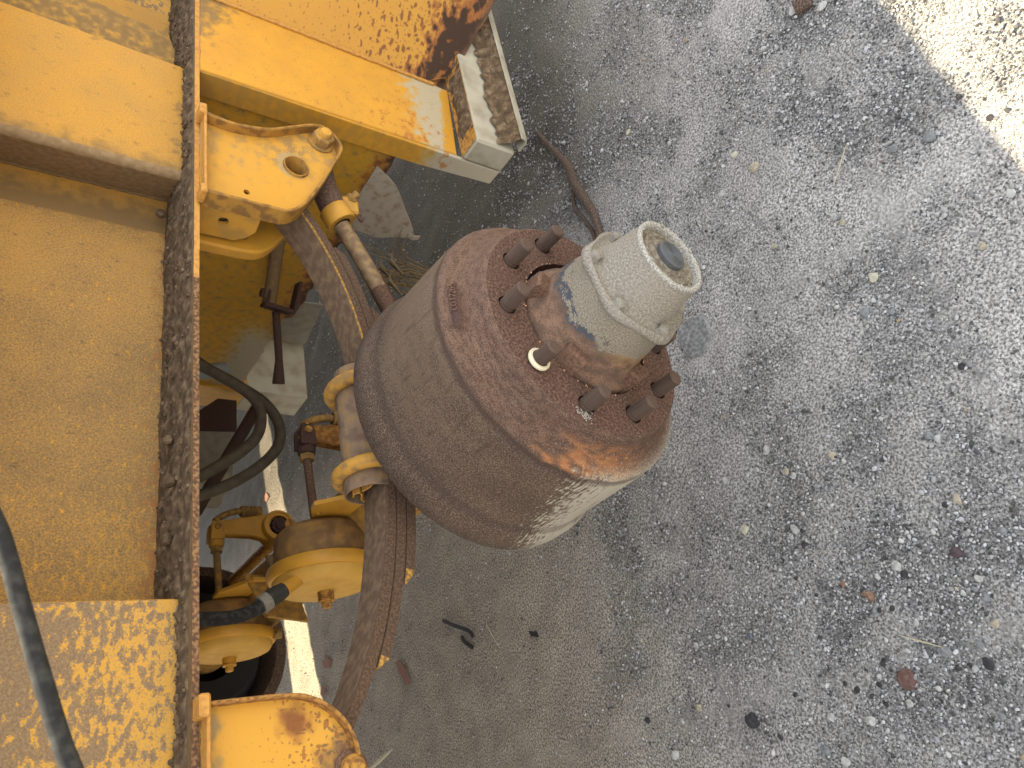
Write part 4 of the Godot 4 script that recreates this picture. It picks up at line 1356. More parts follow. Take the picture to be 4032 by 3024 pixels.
func build_brakes(t: Node3D) -> void:
	var pn := Vector3(0.163, 0.142, -0.70)
	build_chamber(t, Vector3(-0.127, 0.122, -0.70), -0.17, pn, true)
	build_slack(t, pn, Vector3(0.157, -0.005, -0.70), true)
	var pf := Vector3(0.150, 0.178, -1.20)
	build_chamber(t, Vector3(-0.122, 0.150, -1.20), -0.17, pf, false)
	build_slack(t, pf, Vector3(0.155, 0.028, -1.20), false)
	# brackets that carry the chambers, welded to the axle
	var wt := Transform3D(Basis(Vector3(0, 0, 1), Vector3(0, 1, 0), Vector3(-1, 0, 0)), Vector3.ZERO)
	var s := mb()
	var near_poly := PackedVector2Array([Vector2(-0.612, 0.176), Vector2(-0.585, 0.180), Vector2(-0.553, 0.140), Vector2(-0.523, 0.113), Vector2(-0.50, -0.02), Vector2(-0.74, -0.04), Vector2(-0.74, 0.11), Vector2(-0.69, 0.141)])
	plate(s, near_poly, wt, 0.032, 0.040, 0.001, [circle(Vector2(-0.622, 0.158), 0.006, 12)])
	part("chamber_bracket", s, M.yellow_clean, t)
	s = mb()
	var far_poly := PackedVector2Array([Vector2(-1.135, 0.204), Vector2(-1.098, 0.203), Vector2(-1.008, 0.152), Vector2(-1.02, 0.02), Vector2(-1.24, 0.04), Vector2(-1.25, 0.17)])
	plate(s, far_poly, wt, 0.032, 0.040, 0.001, [circle(Vector2(-1.143, 0.191), 0.006, 12)])
	part("chamber_bracket", s, M.yellow_clean, t)
	# gussets from the axle up to the brackets
	s = mb()
	plate(s, PackedVector2Array([Vector2(-0.03, 0.06), Vector2(-0.12, 0.03), Vector2(-0.10, 0.14), Vector2(-0.02, 0.16)]), Transform3D(), -0.91, -0.90, 0.001)
	part("bracket_gusset", s, M.dust, t)
	s = mb()
	plate(s, PackedVector2Array([Vector2(-0.03, 0.06), Vector2(-0.13, 0.03), Vector2(-0.115, 0.12), Vector2(-0.02, 0.17)]), Transform3D(), -1.03, -1.02, 0.001)
	part("bracket_gusset", s, M.axle, t)

func build_hoses(t: Node3D) -> void:
	var s := mb()
	var h1 := smooth_line([Vector3(0.50, 0.43, -0.88), Vector3(0.440, 0.325, -0.90), Vector3(0.401, 0.250, -0.90), Vector3(0.362, 0.185, -0.90), Vector3(0.318, 0.160, -0.90), Vector3(0.26, 0.168, -0.90), Vector3(0.215, 0.205, -0.90), Vector3(0.175, 0.255, -0.90), Vector3(0.142, 0.305, -0.90), Vector3(0.09, 0.40, -0.88)], 6)
	tube(s, h1, 0.0125, 14)
	part("air_hose", s, M.hose, t)
	s = mb()
	var h2 := smooth_line([Vector3(0.56, 0.40, -0.94), Vector3(0.465, 0.290, -0.95), Vector3(0.418, 0.205, -0.95), Vector3(0.375, 0.135, -0.95), Vector3(0.325, 0.102, -0.95), Vector3(0.268, 0.102, -0.95), Vector3(0.215, 0.140, -0.95), Vector3(0.165, 0.205, -0.95), Vector3(0.125, 0.285, -0.95), Vector3(0.07, 0.40, -0.93)], 6)
	tube(s, h2, 0.0128, 14)
	part("air_hose", s, M.hose, t)
	# hose at the near chamber
	s = mb()
	var h3 := smooth_line([Vector3(-0.18, 0.52, -0.62), Vector3(-0.212, 0.43, -0.64), Vector3(-0.219, 0.37, -0.64), Vector3(-0.219, 0.313, -0.64), Vector3(-0.208, 0.275, -0.64), Vector3(-0.193, 0.251, -0.64), Vector3(-0.186, 0.240, -0.64)], 6)
	tube(s, h3, 0.0115, 14)
	part("brake_hose", s, M.cable, t)
	s = mb()
	tube(s, [Vector3(-0.195, 0.254, -0.640), Vector3(-0.183, 0.236, -0.641), Vector3(-0.174, 0.222, -0.643)], [0.0145, 0.0155, 0.0135], 18)
	part("hose_sleeve", s, M.rubber, t)
	s = mb()
	tube(s, [Vector3(-0.201, 0.264, -0.640), Vector3(-0.192, 0.250, -0.640)], 0.0158, 18)
	part("hose_clamp", s, M.cap_dust, t)
	s = mb()
	tube(s, [Vector3(-0.176, 0.225, -0.643), Vector3(-0.140, 0.175, -0.668)], 0.0125, 18)
	part("hose_fitting", s, M.yellow_clean, t)
	# rusty yoke and pipes hanging behind the spring
	var yk := Node3D.new()
	yk.name = "rusty_yoke"
	t.add_child(yk)
	s = mb()
	tube(s, [Vector3(0.80, 0.17, -0.62), Vector3(0.545, 0.165, -0.80)], 0.0155, 16)
	part("yoke_pipe", s, M.dust, yk)
	s = mb()
	var yt := frame(Vector3(0.545, 0.150, -0.80), Vector3(0.8, -0.1, 0.4), Vector3(0, 1, 0))
	box(s, Vector3(-0.040, -0.020, -0.006), Vector3(0.030, 0.020, 0.004), 0.002, yt)
	box(s, Vector3(0.020, -0.020, 0.0), Vector3(0.028, 0.020, 0.050), 0.002, yt)
	box(s, Vector3(-0.046, -0.020, 0.0), Vector3(-0.038, 0.020, 0.075), 0.002, yt)
	part("fork", s, M.rust_dark, yk)
	s = mb()
	hexnut(s, frame(yt * Vector3(0.029, 0, 0.025), yt.basis.x), 0.02, 0.012)
	part("nut", s, M.rust_dark, yk)
	s = mb()
	tube(s, [Vector3(0.540, 0.145, -0.81), Vector3(0.44, 0.125, -0.86), Vector3(0.39, 0.12, -0.885)], [0.009, 0.009, 0.015], 12)
	part("rod", s, M.rust_dark, yk)
	s = mb()
	tube(s, [Vector3(0.47, 0.085, -1.12), Vector3(0.16, 0.245, -1.12)], 0.015, 14)
	part("cross_pipe", s, M.rust_dark, t)
	s = mb()
	tube(s, [Vector3(0.47, 0.30, -1.02), Vector3(0.495, 0.20, -1.02), Vector3(0.497, 0.195, -1.02)], [0.019, 0.019, 0.014], 14)
	part("pipe_end", s, M.pipe_blue, t, "pale blue grey pipe end")

func build_wheel_end(t: Node3D) -> void:
	var dr := Node3D.new()
	dr.name = child_name(t, "brake_drum")
	t.add_child(dr)
	var s := mb()
	var prof := [Vector2(0.190, -0.270), Vector2(0.226, -0.2715), Vector2(0.2305, -0.268), Vector2(0.2305, -0.238), Vector2(0.2265, -0.224), Vector2(0.2215, -0.213), Vector2(0.2205, -0.16), Vector2(0.2195, -0.10), Vector2(0.2185, -0.072), Vector2(0.2168, -0.064), Vector2(0.2162, -0.058), Vector2(0.2170, -0.0535), Vector2(0.2150, -0.0490), Vector2(0.2090, -0.0455), Vector2(0.1990, -0.0425), Vector2(0.1900, -0.0385), Vector2(0.1840, -0.0320), Vector2(0.1805, -0.0240), Vector2(0.1790, -0.0160), Vector2(0.1782, -0.0085), Vector2(0.1765, -0.0030), Vector2(0.1725, 0.0)]
	var nw := noise(9, 3, 97)
	lathe(s, prof, HUB, 128, func(a: float, r: float, z: float) -> Vector2:
		return Vector2(nw.get_noise_3d(cos(a) * r, sin(a) * r, z) * 0.0008, 0.0), 0.0, TAU, 0.6)
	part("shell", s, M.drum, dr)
	s = mb()
	lathe(s, [Vector2(0.20, -0.06), Vector2(0.205, -0.27), Vector2(0.19, -0.2705)], HUB, 64)
	part("drum_lining", s, M.black, dr)
	# face, each tenth with its stud hole
	s = mb()
	var a0: float = 377.617
	var seg := 40
	for k in 10:
		var am := deg_to_rad(a0 + 36.0 * k)
		var c := Vector2.from_angle(am) * 0.14288
		var ring := []
		for i in seg:
			var th := TAU * i / seg
			var d := Vector2.from_angle(th)
			var lim := 0.5
			var q := Vector2.ZERO
			for m in 240:
				var r := 0.0145 + m * 0.0003
				q = c + d * r
				var rr := q.length()
				if rr > 0.1725 or rr < 0.1105 or absf(angle_difference(q.angle(), am)) > deg_to_rad(18.0): break
			q = q.normalized() * clampf(q.length(), 0.1105, 0.1726) if absf(angle_difference(q.angle(), am)) < deg_to_rad(18.0) else q
			if absf(angle_difference(q.angle(), am)) >= deg_to_rad(17.6):
				q = Vector2.from_angle(am + deg_to_rad(18.0) * signf(angle_difference(am, q.angle()))) * clampf(q.length(), 0.1105, 0.1726)
			ring.append([c + d * 0.0140, q])
		for i in seg:
			var j := (i + 1) % seg
			quad(s, HUB * Vector3(ring[i][0].x, ring[i][0].y, 0), HUB * Vector3(ring[i][1].x, ring[i][1].y, 0), HUB * Vector3(ring[j][1].x, ring[j][1].y, 0), HUB * Vector3(ring[j][0].x, ring[j][0].y, 0), HUB.basis.z)
			var w: Vector2 = c - ring[i][0]
			quad(s, HUB * Vector3(ring[i][0].x, ring[i][0].y, 0), HUB * Vector3(ring[j][0].x, ring[j][0].y, 0), HUB * Vector3(ring[j][0].x, ring[j][0].y, -0.014), HUB * Vector3(ring[i][0].x, ring[i][0].y, -0.014), HUB.basis * Vector3(w.x, w.y, 0))
		# corners the rays miss
		for sg in [-1.0, 1.0]:
			var ca: float = am + deg_to_rad(18.0) * sg
			for rad in [0.1105, 0.1726]:
				var corner: Vector2 = Vector2.from_angle(ca) * rad
				var near := []
				for i in seg: near.append([ring[i][1].distance_squared_to(corner), i])
				near.sort()
				var i0: int = near[0][1]
				var i1: int = near[1][1]
				if (i0 + 1) % seg == i1 or (i1 + 1) % seg == i0:
					tri(s, HUB * Vector3(corner.x, corner.y, 0), HUB * Vector3(ring[i0][1].x, ring[i0][1].y, 0), HUB * Vector3(ring[i1][1].x, ring[i1][1].y, 0), HUB.basis.z)
	lathe(s, [Vector2(0.1108, 0.0), Vector2(0.1108, -0.022)], HUB, 80)
	part("face", s, M.drum_face, dr)
	# bright rust crumbs round the bore
	s = mb()
	rng.seed = 777
	var crumb := stone_mesh(9, 0.7, 5)
	for i in 150:
		var a := deg_to_rad(rng.randf_range(20, 330))
		var wgt := _gk.get_noise_1d(a * 3.0)
		if wgt < -0.05: continue
		var r := rng.randf_range(0.0006, 0.0015)
		s.append_from(crumb, 0, HUB * Transform3D(Basis.from_euler(Vector3(i, i * 2, 0)).scaled(Vector3.ONE * r), Vector3(cos(a), sin(a), 0) * rng.randf_range(0.1098, 0.1125) + Vector3(0, 0, 0.0006)))
	part("rust_crumbs", s, M.crumb, dr).set_meta("kind", "stuff")
	s = mb()
	for i in 90:
		var la := deg_to_rad(a0 + 36.0 * 4) + rng.randfn() * 0.045 - 0.02
		var lr := 0.1605 + rng.randfn() * 0.0045
		s.append_from(crumb, 0, HUB * Transform3D(Basis.from_euler(Vector3(0, 0, i)).scaled(Vector3(1, 1, 0.25) * rng.randf_range(0.0006, 0.0017)), Vector3(cos(la) * lr, sin(la) * lr, 0.0001)))
	part("lime_spots", s, M.lime, dr).set_meta("kind", "stuff")
	# cast groove with raised figures
	s = mb()
	lathe(s, [Vector2(0.206, -0.040), Vector2(0.2035, -0.033), Vector2(0.199, -0.0305)], HUB, 40, null, deg_to_rad(77), deg_to_rad(97))
	part("cast_groove", s, M.rust_dark, dr)
	var tm := TextMesh.new()
	tm.font = SystemFont.new()
	tm.font.font_names = PackedStringArray(["Droid Sans"])
	tm.text = "CO17265"
	tm.font_size = 16
	tm.pixel_size = 0.0007
	tm.depth = 0.0015
	var lt := MeshInstance3D.new()
	lt.name = "cast_number"
	lt.mesh = tm
	tm.material = M.rust
	dr.add_child(lt)
	var ta := deg_to_rad(84.0)
	var rad := HUB.basis * Vector3(cos(ta), sin(ta), 0)
	var tang := HUB.basis * Vector3(sin(ta), -cos(ta), 0)
	var out := (rad * 0.55 + HUB.basis.z * 0.83).normalized()
	lt.transform = Transform3D(Basis(tang, out.cross(tang), out), HUB * (Vector3(cos(ta), sin(ta), 0) * 0.205 + Vector3(0, 0, -0.0335)))
	lt.position -= t.position
	# hub -------------------------------------------------
	var hb := Node3D.new()
	hb.name = "wheel_hub"
	t.add_child(hb)
	s = mb()
	lathe(s, [Vector2(0.165, -0.030), Vector2(0.165, -0.016), Vector2(0.09, -0.016)], HUB, 72)
	part("flange", s, M.black, hb)
	s = mb()
	lathe(s, [Vector2(0.104, -0.016), Vector2(0.1035, -0.003), Vector2(0.100, 0.004), Vector2(0.0935, 0.011), Vector2(0.0885, 0.020), Vector2(0.0855, 0.032), Vector2(0.0825, 0.050), Vector2(0.080, 0.070), Vector2(0.0785, 0.0955)], HUB, 96, func(a: float, r: float, z: float) -> Vector2:
		return Vector2(nw.get_noise_3d(cos(a) * 0.3, sin(a) * 0.3, z * 3.0) * 0.0012, 0.0), 0.0, TAU, 0.5)
	part("barrel", s, M.hub, hb)
	# pilot lugs
	for pa in [68.0, 140.0, 212.0, 284.0, 356.0]:
		s = mb()
		var lt2 := HUB * Transform3D(Basis(Vector3(0, 0, 1), deg_to_rad(pa)), Vector3.ZERO)
		var pl := PackedVector2Array([Vector2(0.080, -0.016), Vector2(0.1085, -0.016), Vector2(0.109, 0.010), Vector2(0.1075, 0.026), Vector2(0.104, 0.030), Vector2(0.080, 0.024)])
		plate(s, pl, lt2 * Transform3D(Basis(Vector3(1, 0, 0), Vector3(0, 0, 1), Vector3(0, -1, 0)), Vector3.ZERO), -0.016, 0.016, 0.003)
		part("pilot_lug", s, M.rust, hb)
	# cap -------------------------------------------------
	s = mb()
	lathe(s, [Vector2(0.0775, 0.0945), Vector2(0.0805, 0.0955), Vector2(0.0825, 0.0985), Vector2(0.0825, 0.1035), Vector2(0.0800, 0.1075), Vector2(0.0770, 0.1065), Vector2(0.0740, 0.1050), Vector2(0.0690, 0.1050), Vector2(0.0655, 0.1085), Vector2(0.0640, 0.1150), Vector2(0.0610, 0.130), Vector2(0.0575, 0.150), Vector2(0.0553, 0.1655)], HUB, 120, func(a: float, r: float, z: float) -> Vector2:
		var k := sm(0.066, 0.080, r) * sm(0.112, 0.1, z)
		var w := cos(6.0 * (a - deg_to_rad(72.0)))
		return Vector2(k * (0.0050 * w + 0.0042) + nw.get_noise_3d(cos(a) * 0.2, sin(a) * 0.2, z * 2.0) * 0.0010, 0.0), 0.0, TAU, 0.45)
	part("cap", s, M.cap_dust, hb, "dust coated metal hub cap")
	s = mb()
	lathe(s, [Vector2(0.0553, 0.1645), Vector2(0.0562, 0.1670), Vector2(0.0555, 0.1695), Vector2(0.0525, 0.1705), Vector2(0.0495, 0.1695), Vector2(0.0480, 0.1660), Vector2(0.0475, 0.1600)], HUB, 96, func(a: float, r: float, z: float) -> Vector2:
		return Vector2(nw.get_noise_3d(cos(a) * 0.6, sin(a) * 0.6, z * 2.0) * 0.0012, 0.0), 0.0, TAU, 0.3)
	part("cap_rim", s, M.cap_edge, hb)
	s = mb()
	lathe(s, [Vector2(0.0476, 0.1610), Vector2(0.0425, 0.1605), Vector2(0.0405, 0.1640), Vector2(0.0365, 0.1645), Vector2(0.0345, 0.1620), Vector2(0.0310, 0.1620), Vector2(0.0290, 0.1650), Vector2(0.0200, 0.1655), Vector2(0.0150, 0.1655)], HUB, 72, null, 0.0, TAU, 0.9)
	part("cap_window", s, M.cap_face, hb)
	for a in 6:
		s = mb()
		var sa := deg_to_rad(55.0 + a * 60.0)
		lathe(s, [Vector2(0.0030, 0), Vector2(0.0030, 0.0022), Vector2(0.0018, 0.0028), Vector2(0.0016, 0.0018), Vector2(0, 0.0018)], HUB.translated_local(Vector3(cos(sa) * 0.0520, sin(sa) * 0.0520, 0.1695)), 12)
		part("rim_rivet", s, M.cap_edge, hb)
	s = mb()
	var pp := [Vector2(0.0215, 0.160), Vector2(0.0215, 0.1715), Vector2(0.0200, 0.1732)]
	for i in 7:
		var r0 := 0.0190 - i * 0.0026
		pp.append_array([Vector2(r0, 0.1736), Vector2(r0 - 0.0007, 0.1724), Vector2(r0 - 0.0016, 0.1725)])
	pp.append(Vector2(0, 0.1736))
	lathe(s, pp, HUB, 48, null, 0.0, TAU, 0.9)
	part("cap_plug", s, M.plug, hb, "dark ribbed rubber plug of the hub cap")
	for k in 6:
		s = mb()
		var ba := deg_to_rad(72.0 + 60.0 * k)
		var bt := HUB.translated_local(Vector3(cos(ba) * 0.0755, sin(ba) * 0.0755, 0.1045))
		lathe(s, [Vector2(0.0105, 0), Vector2(0.0100, 0.0018), Vector2(0.006, 0.0026)], bt, 18)
		hexnut(s, bt.translated_local(Vector3(0, 0, 0.0018)), 0.0145, 0.0075, k * 0.7)
		lathe(s, [Vector2(0.0050, 0.0092), Vector2(0.0034, 0.0108), Vector2(0, 0.0110)], bt, 12)
		part("cap_bolt", s, M.bolt_grey, hb)
	# studs: one mesh, ten parts
	s = mb()
	var sp := [Vector2(0.0112, -0.016), Vector2(0.0112, 0.004)]
	var zz := 0.004
	while zz < 0.0365:
		sp.append_array([Vector2(0.0094, zz), Vector2(0.0112, zz + 0.0012)])
		zz += 0.0024
	sp.append_array([Vector2(0.0098, 0.0375), Vector2(0.0085, 0.0388), Vector2(0.0, 0.0390)])
	lathe(s, sp, Transform3D(), 22, null, 0.0, TAU, 0.9)
	var sm_mesh: ArrayMesh = s.commit()
	sm_mesh.surface_set_material(0, M.stud)
	for k in 10:
		var a := deg_to_rad(a0 + 36.0 * k)
		var mi := MeshInstance3D.new()
		mi.mesh = sm_mesh
		mi.name = child_name(hb, "wheel_stud")
		hb.add_child(mi)
		mi.transform = HUB.translated_local(Vector3(cos(a) * 0.14288, sin(a) * 0.14288, 0.0))
		mi.position -= t.position
	# the white plastic ring slipped over the fourth stud
	var ra := deg_to_rad(a0 + 36.0 * 3)
	s = mb()
	lathe(s, [Vector2(0.0118, 0.003), Vector2(0.0158, 0.003), Vector2(0.0166, 0.0045), Vector2(0.0166, 0.0075), Vector2(0.0156, 0.009), Vector2(0.0126, 0.009), Vector2(0.0118, 0.008), Vector2(0.0118, 0.003)], HUB.translated_local(Vector3(cos(ra) * 0.14288, sin(ra) * 0.14288, 0.0)), 40)
	top("plastic_ring", s, M.nylon, "cream plastic ring slipped over one stud of the rusty brake drum", "ring")

func build_trailer() -> void:
	var t := thing("trailer", "yellow dusty trailer with a wheelless rusty hub and leaf spring", "trailer", Vector3(0, G, -0.83))
	build_frame(t)
	build_rail_far(t)
	build_far_brackets(t)
	build_post(t)
	build_hangers(t)
	build_spring(t, -0.35, 0.0)
	build_ubolts(t, -0.35, 0.0, 1.0)
	build_spring(t, -1.36, 0.07)
	build_axle(t)
	build_brakes(t)
	build_hoses(t)
	build_wheel_end(t)

# ---------------------------------------------------------------- loose things
func flake(s: SurfaceTool, pts: Array, y: float, thick: float) -> void:
	var p := PackedVector2Array()
	for q in pts: p.append(Vector2(q[0], -q[1]))
	plate(s, p, Transform3D(Basis(Vector3(1, 0, 0), Vector3(0, 0, -1), Vector3(0, 1, 0)), Vector3(0, y, 0)), 0.0, thick, thick * 0.3)

func build_loose() -> void:
	# the stick by the post
	var s := mb()
	var path := smooth_line([Vector3(0.972, G + 0.012, -0.394), Vector3(0.871, G + 0.012, -0.356), Vector3(0.783, G + 0.016, -0.322), Vector3(0.721, G + 0.015, -0.318), Vector3(0.648, G + 0.013, -0.302), Vector3(0.593, G + 0.010, -0.293), Vector3(0.520, G + 0.008, -0.300), Vector3(0.44, G + 0.006, -0.31)], 5)
	var rad := []
	var nr := noise(20, 3, 96)
	for i in path.size():
		var f := float(i) / path.size()
		rad.append(lerpf(0.006, 0.0125, sm(0.0, 0.35, f)) * lerpf(1.0, 0.55, sm(0.5, 1.0, f)) * (1.0 + nr.get_noise_1d(i * 0.09) * 0.35))
	tube(s, path, rad, 10, true, Vector2(0.8, 1.0))
	var br := smooth_line([Vector3(0.715, G + 0.010, -0.333), Vector3(0.674, G + 0.008, -0.347), Vector3(0.63, G + 0.007, -0.334), Vector3(0.575, G + 0.005, -0.318), Vector3(0.50, G + 0.004, -0.318)], 4)
	tube(s, br, 0.005, 8)
	top("fallen_stick", s, M.wood, "crooked brown stick lying on the ground behind the hub", "stick")
	# broken piece of asphalt under the cap
	s = mb()
	var poly := []
	var cpos := Vector2(0.165, -0.145)
	for i in 18:
		var a := TAU * i / 18.0
		var r := 0.040 * (1.0 + 0.22 * nr.get_noise_1d(i * 1.3) + 0.10 * cos(2.0 * a))
		poly.append([cpos.x + cos(a) * r, cpos.y + sin(a) * r * 1.1])
	flake(s, poly, G - 0.008, 0.014)
	top("asphalt_chunk", s, M.chunk, "flat broken piece of grey asphalt below the hub cap", "asphalt piece")
	s = mb()
	flake(s, [[0.618, 0.305], [0.60, 0.34], [0.575, 0.332], [0.585, 0.302]], G + 0.003, 0.010)
	top("bark_scrap", s, M.wood, "dark brown scrap of bark among white stones at the top edge", "bark")
	# black rubber scraps
	s = mb()
	tube(s, smooth_line([Vector3(-0.085, G + 0.006, -1.240), Vector3(-0.110, G + 0.010, -1.190), Vector3(-0.134, G + 0.010, -1.140), Vector3(-0.150, G + 0.008, -1.112), Vector3(-0.166, G + 0.004, -1.104)], 4), 0.006, 8, true, Vector2(0.5, 1.0))
	top("rubber_scrap", s, M.black, "curved strip of black rubber on the ground right of the spring", "rubber scrap")
	s = mb()
	tube(s, smooth_line([Vector3(-0.152, G + 0.004, -1.160), Vector3(-0.168, G + 0.009, -1.142), Vector3(-0.190, G + 0.004, -1.116)], 4), 0.0065, 8, true, Vector2(0.6, 1.0))
	top("rubber_scrap", s, M.black, "short black rubber bit just below the curved strip", "rubber scrap")
	s = mb()
	flake(s, [[-0.216, -0.862], [-0.225, -0.836], [-0.239, -0.832], [-0.230, -0.858]], G + 0.002, 0.006)
	top("rubber_scrap", s, M.black, "small dark crumb alone on the ground under the drum", "rubber scrap")
	# dry leaves
	s = mb()
	flake(s, [[-0.118, -1.530], [-0.150, -1.500], [-0.190, -1.476], [-0.204, -1.486], [-0.196, -1.506], [-0.160, -1.526], [-0.130, -1.545]], G + 0.004, 0.003)
	top("dry_leaf", s, M.leaf_brown, "long reddish brown leaf beside the lower end of the spring", "leaf")
	s = mb()
	flake(s, [[0.022, -2.07], [-0.004, -2.02], [-0.022, -2.04], [-0.012, -2.09], [0.01, -2.10]], G + 0.004, 0.003)
	top("dry_leaf", s, M.leaf_brown, "brown leaf between the white sunlit strip and the spring", "leaf")
	s = mb()
	flake(s, [[-0.066, -2.12], [-0.088, -2.09], [-0.104, -2.11], [-0.092, -2.14]], G + 0.004, 0.003)
	top("dry_leaf", s, M.leaf_brown, "small dark leaf just above the lower spring hanger", "leaf")
	s = mb()
	flake(s, [[0.88, -2.60], [0.845, -2.57], [0.83, -2.60], [0.855, -2.64]], G + 0.004, 0.004)
	top("dry_leaf", s, M.leaf_brown, "brown leaf on the sunlit strip under the air hoses", "leaf")
	# straws
	s = mb()
	tube(s, smooth_line([Vector3(-0.358, G + 0.03, -1.58), Vector3(-0.375, G + 0.028, -1.68), Vector3(-0.39, G + 0.02, -1.78), Vector3(-0.42, G + 0.003, -1.95)], 3), [0.0015, 0.004, 0.006, 0.0068, 0.0065, 0.0062, 0.006, 0.005, 0.004, 0.003], 7, true, Vector2(0.4, 1.0))
	top("dry_straw", s, M.straw, "pale dry grass blade rising beside the lower spring hanger", "dry grass")
	rng.seed = 31
	for k in 3:
		s = mb()
		var a0 := Vector3([0.02, -0.49, 0.0][k], G + 0.004, [-0.13, -0.185, 0.02][k])
		a0 = [Vector3(-0.478, G + 0.006, 0.045), Vector3(0.26, G + 0.006, 0.245), Vector3(-0.18, G + 0.005, -1.02)][k]
		var d := Vector3(rng.randf_range(-1, 1), 0, rng.randf_range(-1, 1)).normalized()
		tube(s, [a0 - d * 0.035, a0, a0 + d * 0.03], [0.0006, 0.0013, 0.0005], 6)
		top("dry_straw", s, M.straw, ["thin straw among dark chips at the bottom of the picture", "thin straw on the pale dust near the right edge", "thin straw on the bare asphalt under the drum"][k], "dry grass")
	# dead weeds caught behind the torque rod
	s = mb()
	for i in 26:
		var b := Vector3(0.60 + rng.randf_range(-0.04, 0.04), G + 0.33, -0.66 + rng.randf_range(-0.05, 0.05))
		var e := b + Vector3(rng.randf_range(-0.11, 0.05), rng.randf_range(-0.03, 0.13), rng.randf_range(-0.05, 0.14))
		tube(s, [Vector3(0.62, G, -0.70) + Vector3(rng.randf_range(-0.02, 0.02), 0, rng.randf_range(-0.02, 0.02)), b, b.lerp(e, 0.5) + Vector3(0, 0.02, 0), e], [0.002, 0.002, 0.0018, 0.0008], 5)
	for i in 5:
		var b := Vector3(0.58 + rng.randf_range(-0.05, 0.05), G + 0.40, -0.62 + rng.randf_range(-0.05, 0.05))
		tube(s, [b, b + Vector3(-0.05, 0.02, 0.02), b + Vector3(-0.09, 0.0, 0.03)], [0.003, 0.009, 0.002], 6, true, Vector2(0.2, 1))
	top("dead_weed", s, M.straw_dark, "tangle of dead weeds growing up behind the torque rod", "weed")
	# black cable in front of the frame
	s = mb()
	var cb := smooth_line([Vector3(-0.20, 0.75, 0.10), Vector3(-0.27, 0.72, 0.10), Vector3(-0.33, 0.695, 0.10), Vector3(-0.363, 0.679, 0.10), Vector3(-0.405, 0.665, 0.10), Vector3(-0.459, 0.647, 0.10), Vector3(-0.507, 0.629, 0.10), Vector3(-0.57, 0.595, 0.10), Vector3(-0.64, 0.55, 0.10)], 5)
	cb.push_front(Vector3(0.2, 0.82, 0.02))
	cb.append(Vector3(-0.9, 0.40, 0.02))
	tube(s, cb, 0.0058, 14)
	top("black_cable", s, M.cable, "black scuffed cable hanging in front of the yellow frame", "cable")
	# lime fibres under the drum
	s = mb()
	for q in [[-0.130, -0.175, -0.12], [-0.14, -0.172, -0.16], [-0.125, -0.182, -0.07], [-0.15, -0.165, -0.19], [-0.135, -0.178, -0.14]]:
		var p := Vector3(q[0] - 0.01, q[1] + 0.02, q[2])
		tube(s, [p, p + Vector3(-0.012 + rng.randf_range(-0.01, 0.01), -0.012, rng.randf_range(-0.02, 0.02))], 0.0006, 5)
	top("straw_fibres", s, M.straw, "few pale fibres stuck to the white low side of the drum", "fibres")

func build_stones() -> void:
	var cols := {"tan": Color(0.60, 0.565, 0.48), "cream": Color(0.66, 0.64, 0.56), "white": Color(0.64, 0.635, 0.61), "grey": Color(0.45, 0.455, 0.45), "rusty": Color(0.46, 0.36, 0.29), "purple": Color(0.27, 0.225, 0.23), "redbrown": Color(0.36, 0.265, 0.235), "dark": Color(0.19, 0.185, 0.19), "slate": Color(0.36, 0.375, 0.40)}
	rng.seed = 15
	for r in STONES:
		var flat := 0.8
		if r[3] > 0.014: flat = 0.6
		put_stone("stone", r[1], r[2], r[3], cols[r[0]], r[4], "", -1, flat)
	rng.seed = 16
	var kinds := [["white", "white pebbles strewn over the asphalt", Color(0.61, 0.605, 0.585), 110], ["grey", "grey pebbles strewn over the asphalt", Color(0.45, 0.45, 0.445), 70], ["dark", "dark chips strewn over the asphalt", Color(0.20, 0.195, 0.19), 40], ["tan", "tan pebbles strewn over the asphalt", Color(0.56, 0.505, 0.41), 18]]
	for k in kinds:
		var made := 0
		while made < k[3]:
			var x := rng.randf_range(-0.75, 1.05)
			var z := rng.randf_range(-0.5, 0.62)
			if rng.randf() > 0.08 + patch(x, z)[1]: continue
			if k[0] == "dark" and rng.randf() < 0.8:
				x = rng.randfn(-0.44, 0.10)
				z = rng.randfn(-0.01, 0.07)
			var r := rng.randf_range(0.0034, 0.0062) if rng.randf() < 0.8 else rng.randf_range(0.006, 0.0085)
			var size := "tiny" if r < 0.0046 else ("small" if r < 0.0062 else "plump")
			var where := "on the smooth dusty patch right of the hub cap"
			if z > 0.36: where = "beside the edge of the sunlit ground" if x > -0.15 else "along the right edge of the picture"
			elif x > 0.62: where = "near the top edge behind the stick" if z < 0.1 else "in the grit at the top edge"
			elif x > 0.28: where = "in the dense grit above the hub cap's level" if z > 0.05 else "between the stick and the hub cap"
			elif x < -0.5: where = "at the bottom edge of the picture"
			elif x < -0.22: where = "among dark chips at the lower right" if z > -0.12 else "in the grit below the brake drum"
			elif z < -0.12: where = "close to the low side of the brake drum"
			put_stone("pebble", x, z, r, k[2], "%s %s pebble lying %s" % [size, k[0], where], k[1], -1, 0.85)
			made += 1
	rng.seed = 17
	for i in 40:
		var x := rng.randf_range(-0.5, 1.6)
		var z := rng.randf_range(-2.4, -0.5)
		var where := "under the axle" if z < -1.2 else ("right of the leaf spring" if x < 0.1 else "behind the drum in the trailer's shade")
		var r := rng.randf_range(0.004, 0.009)
		put_stone("pebble", x, z, r, Color(0.45, 0.45, 0.44), "%s grey pebble lying %s" % ["small" if r < 0.0065 else "larger", where], "pebbles in the shade under the trailer")

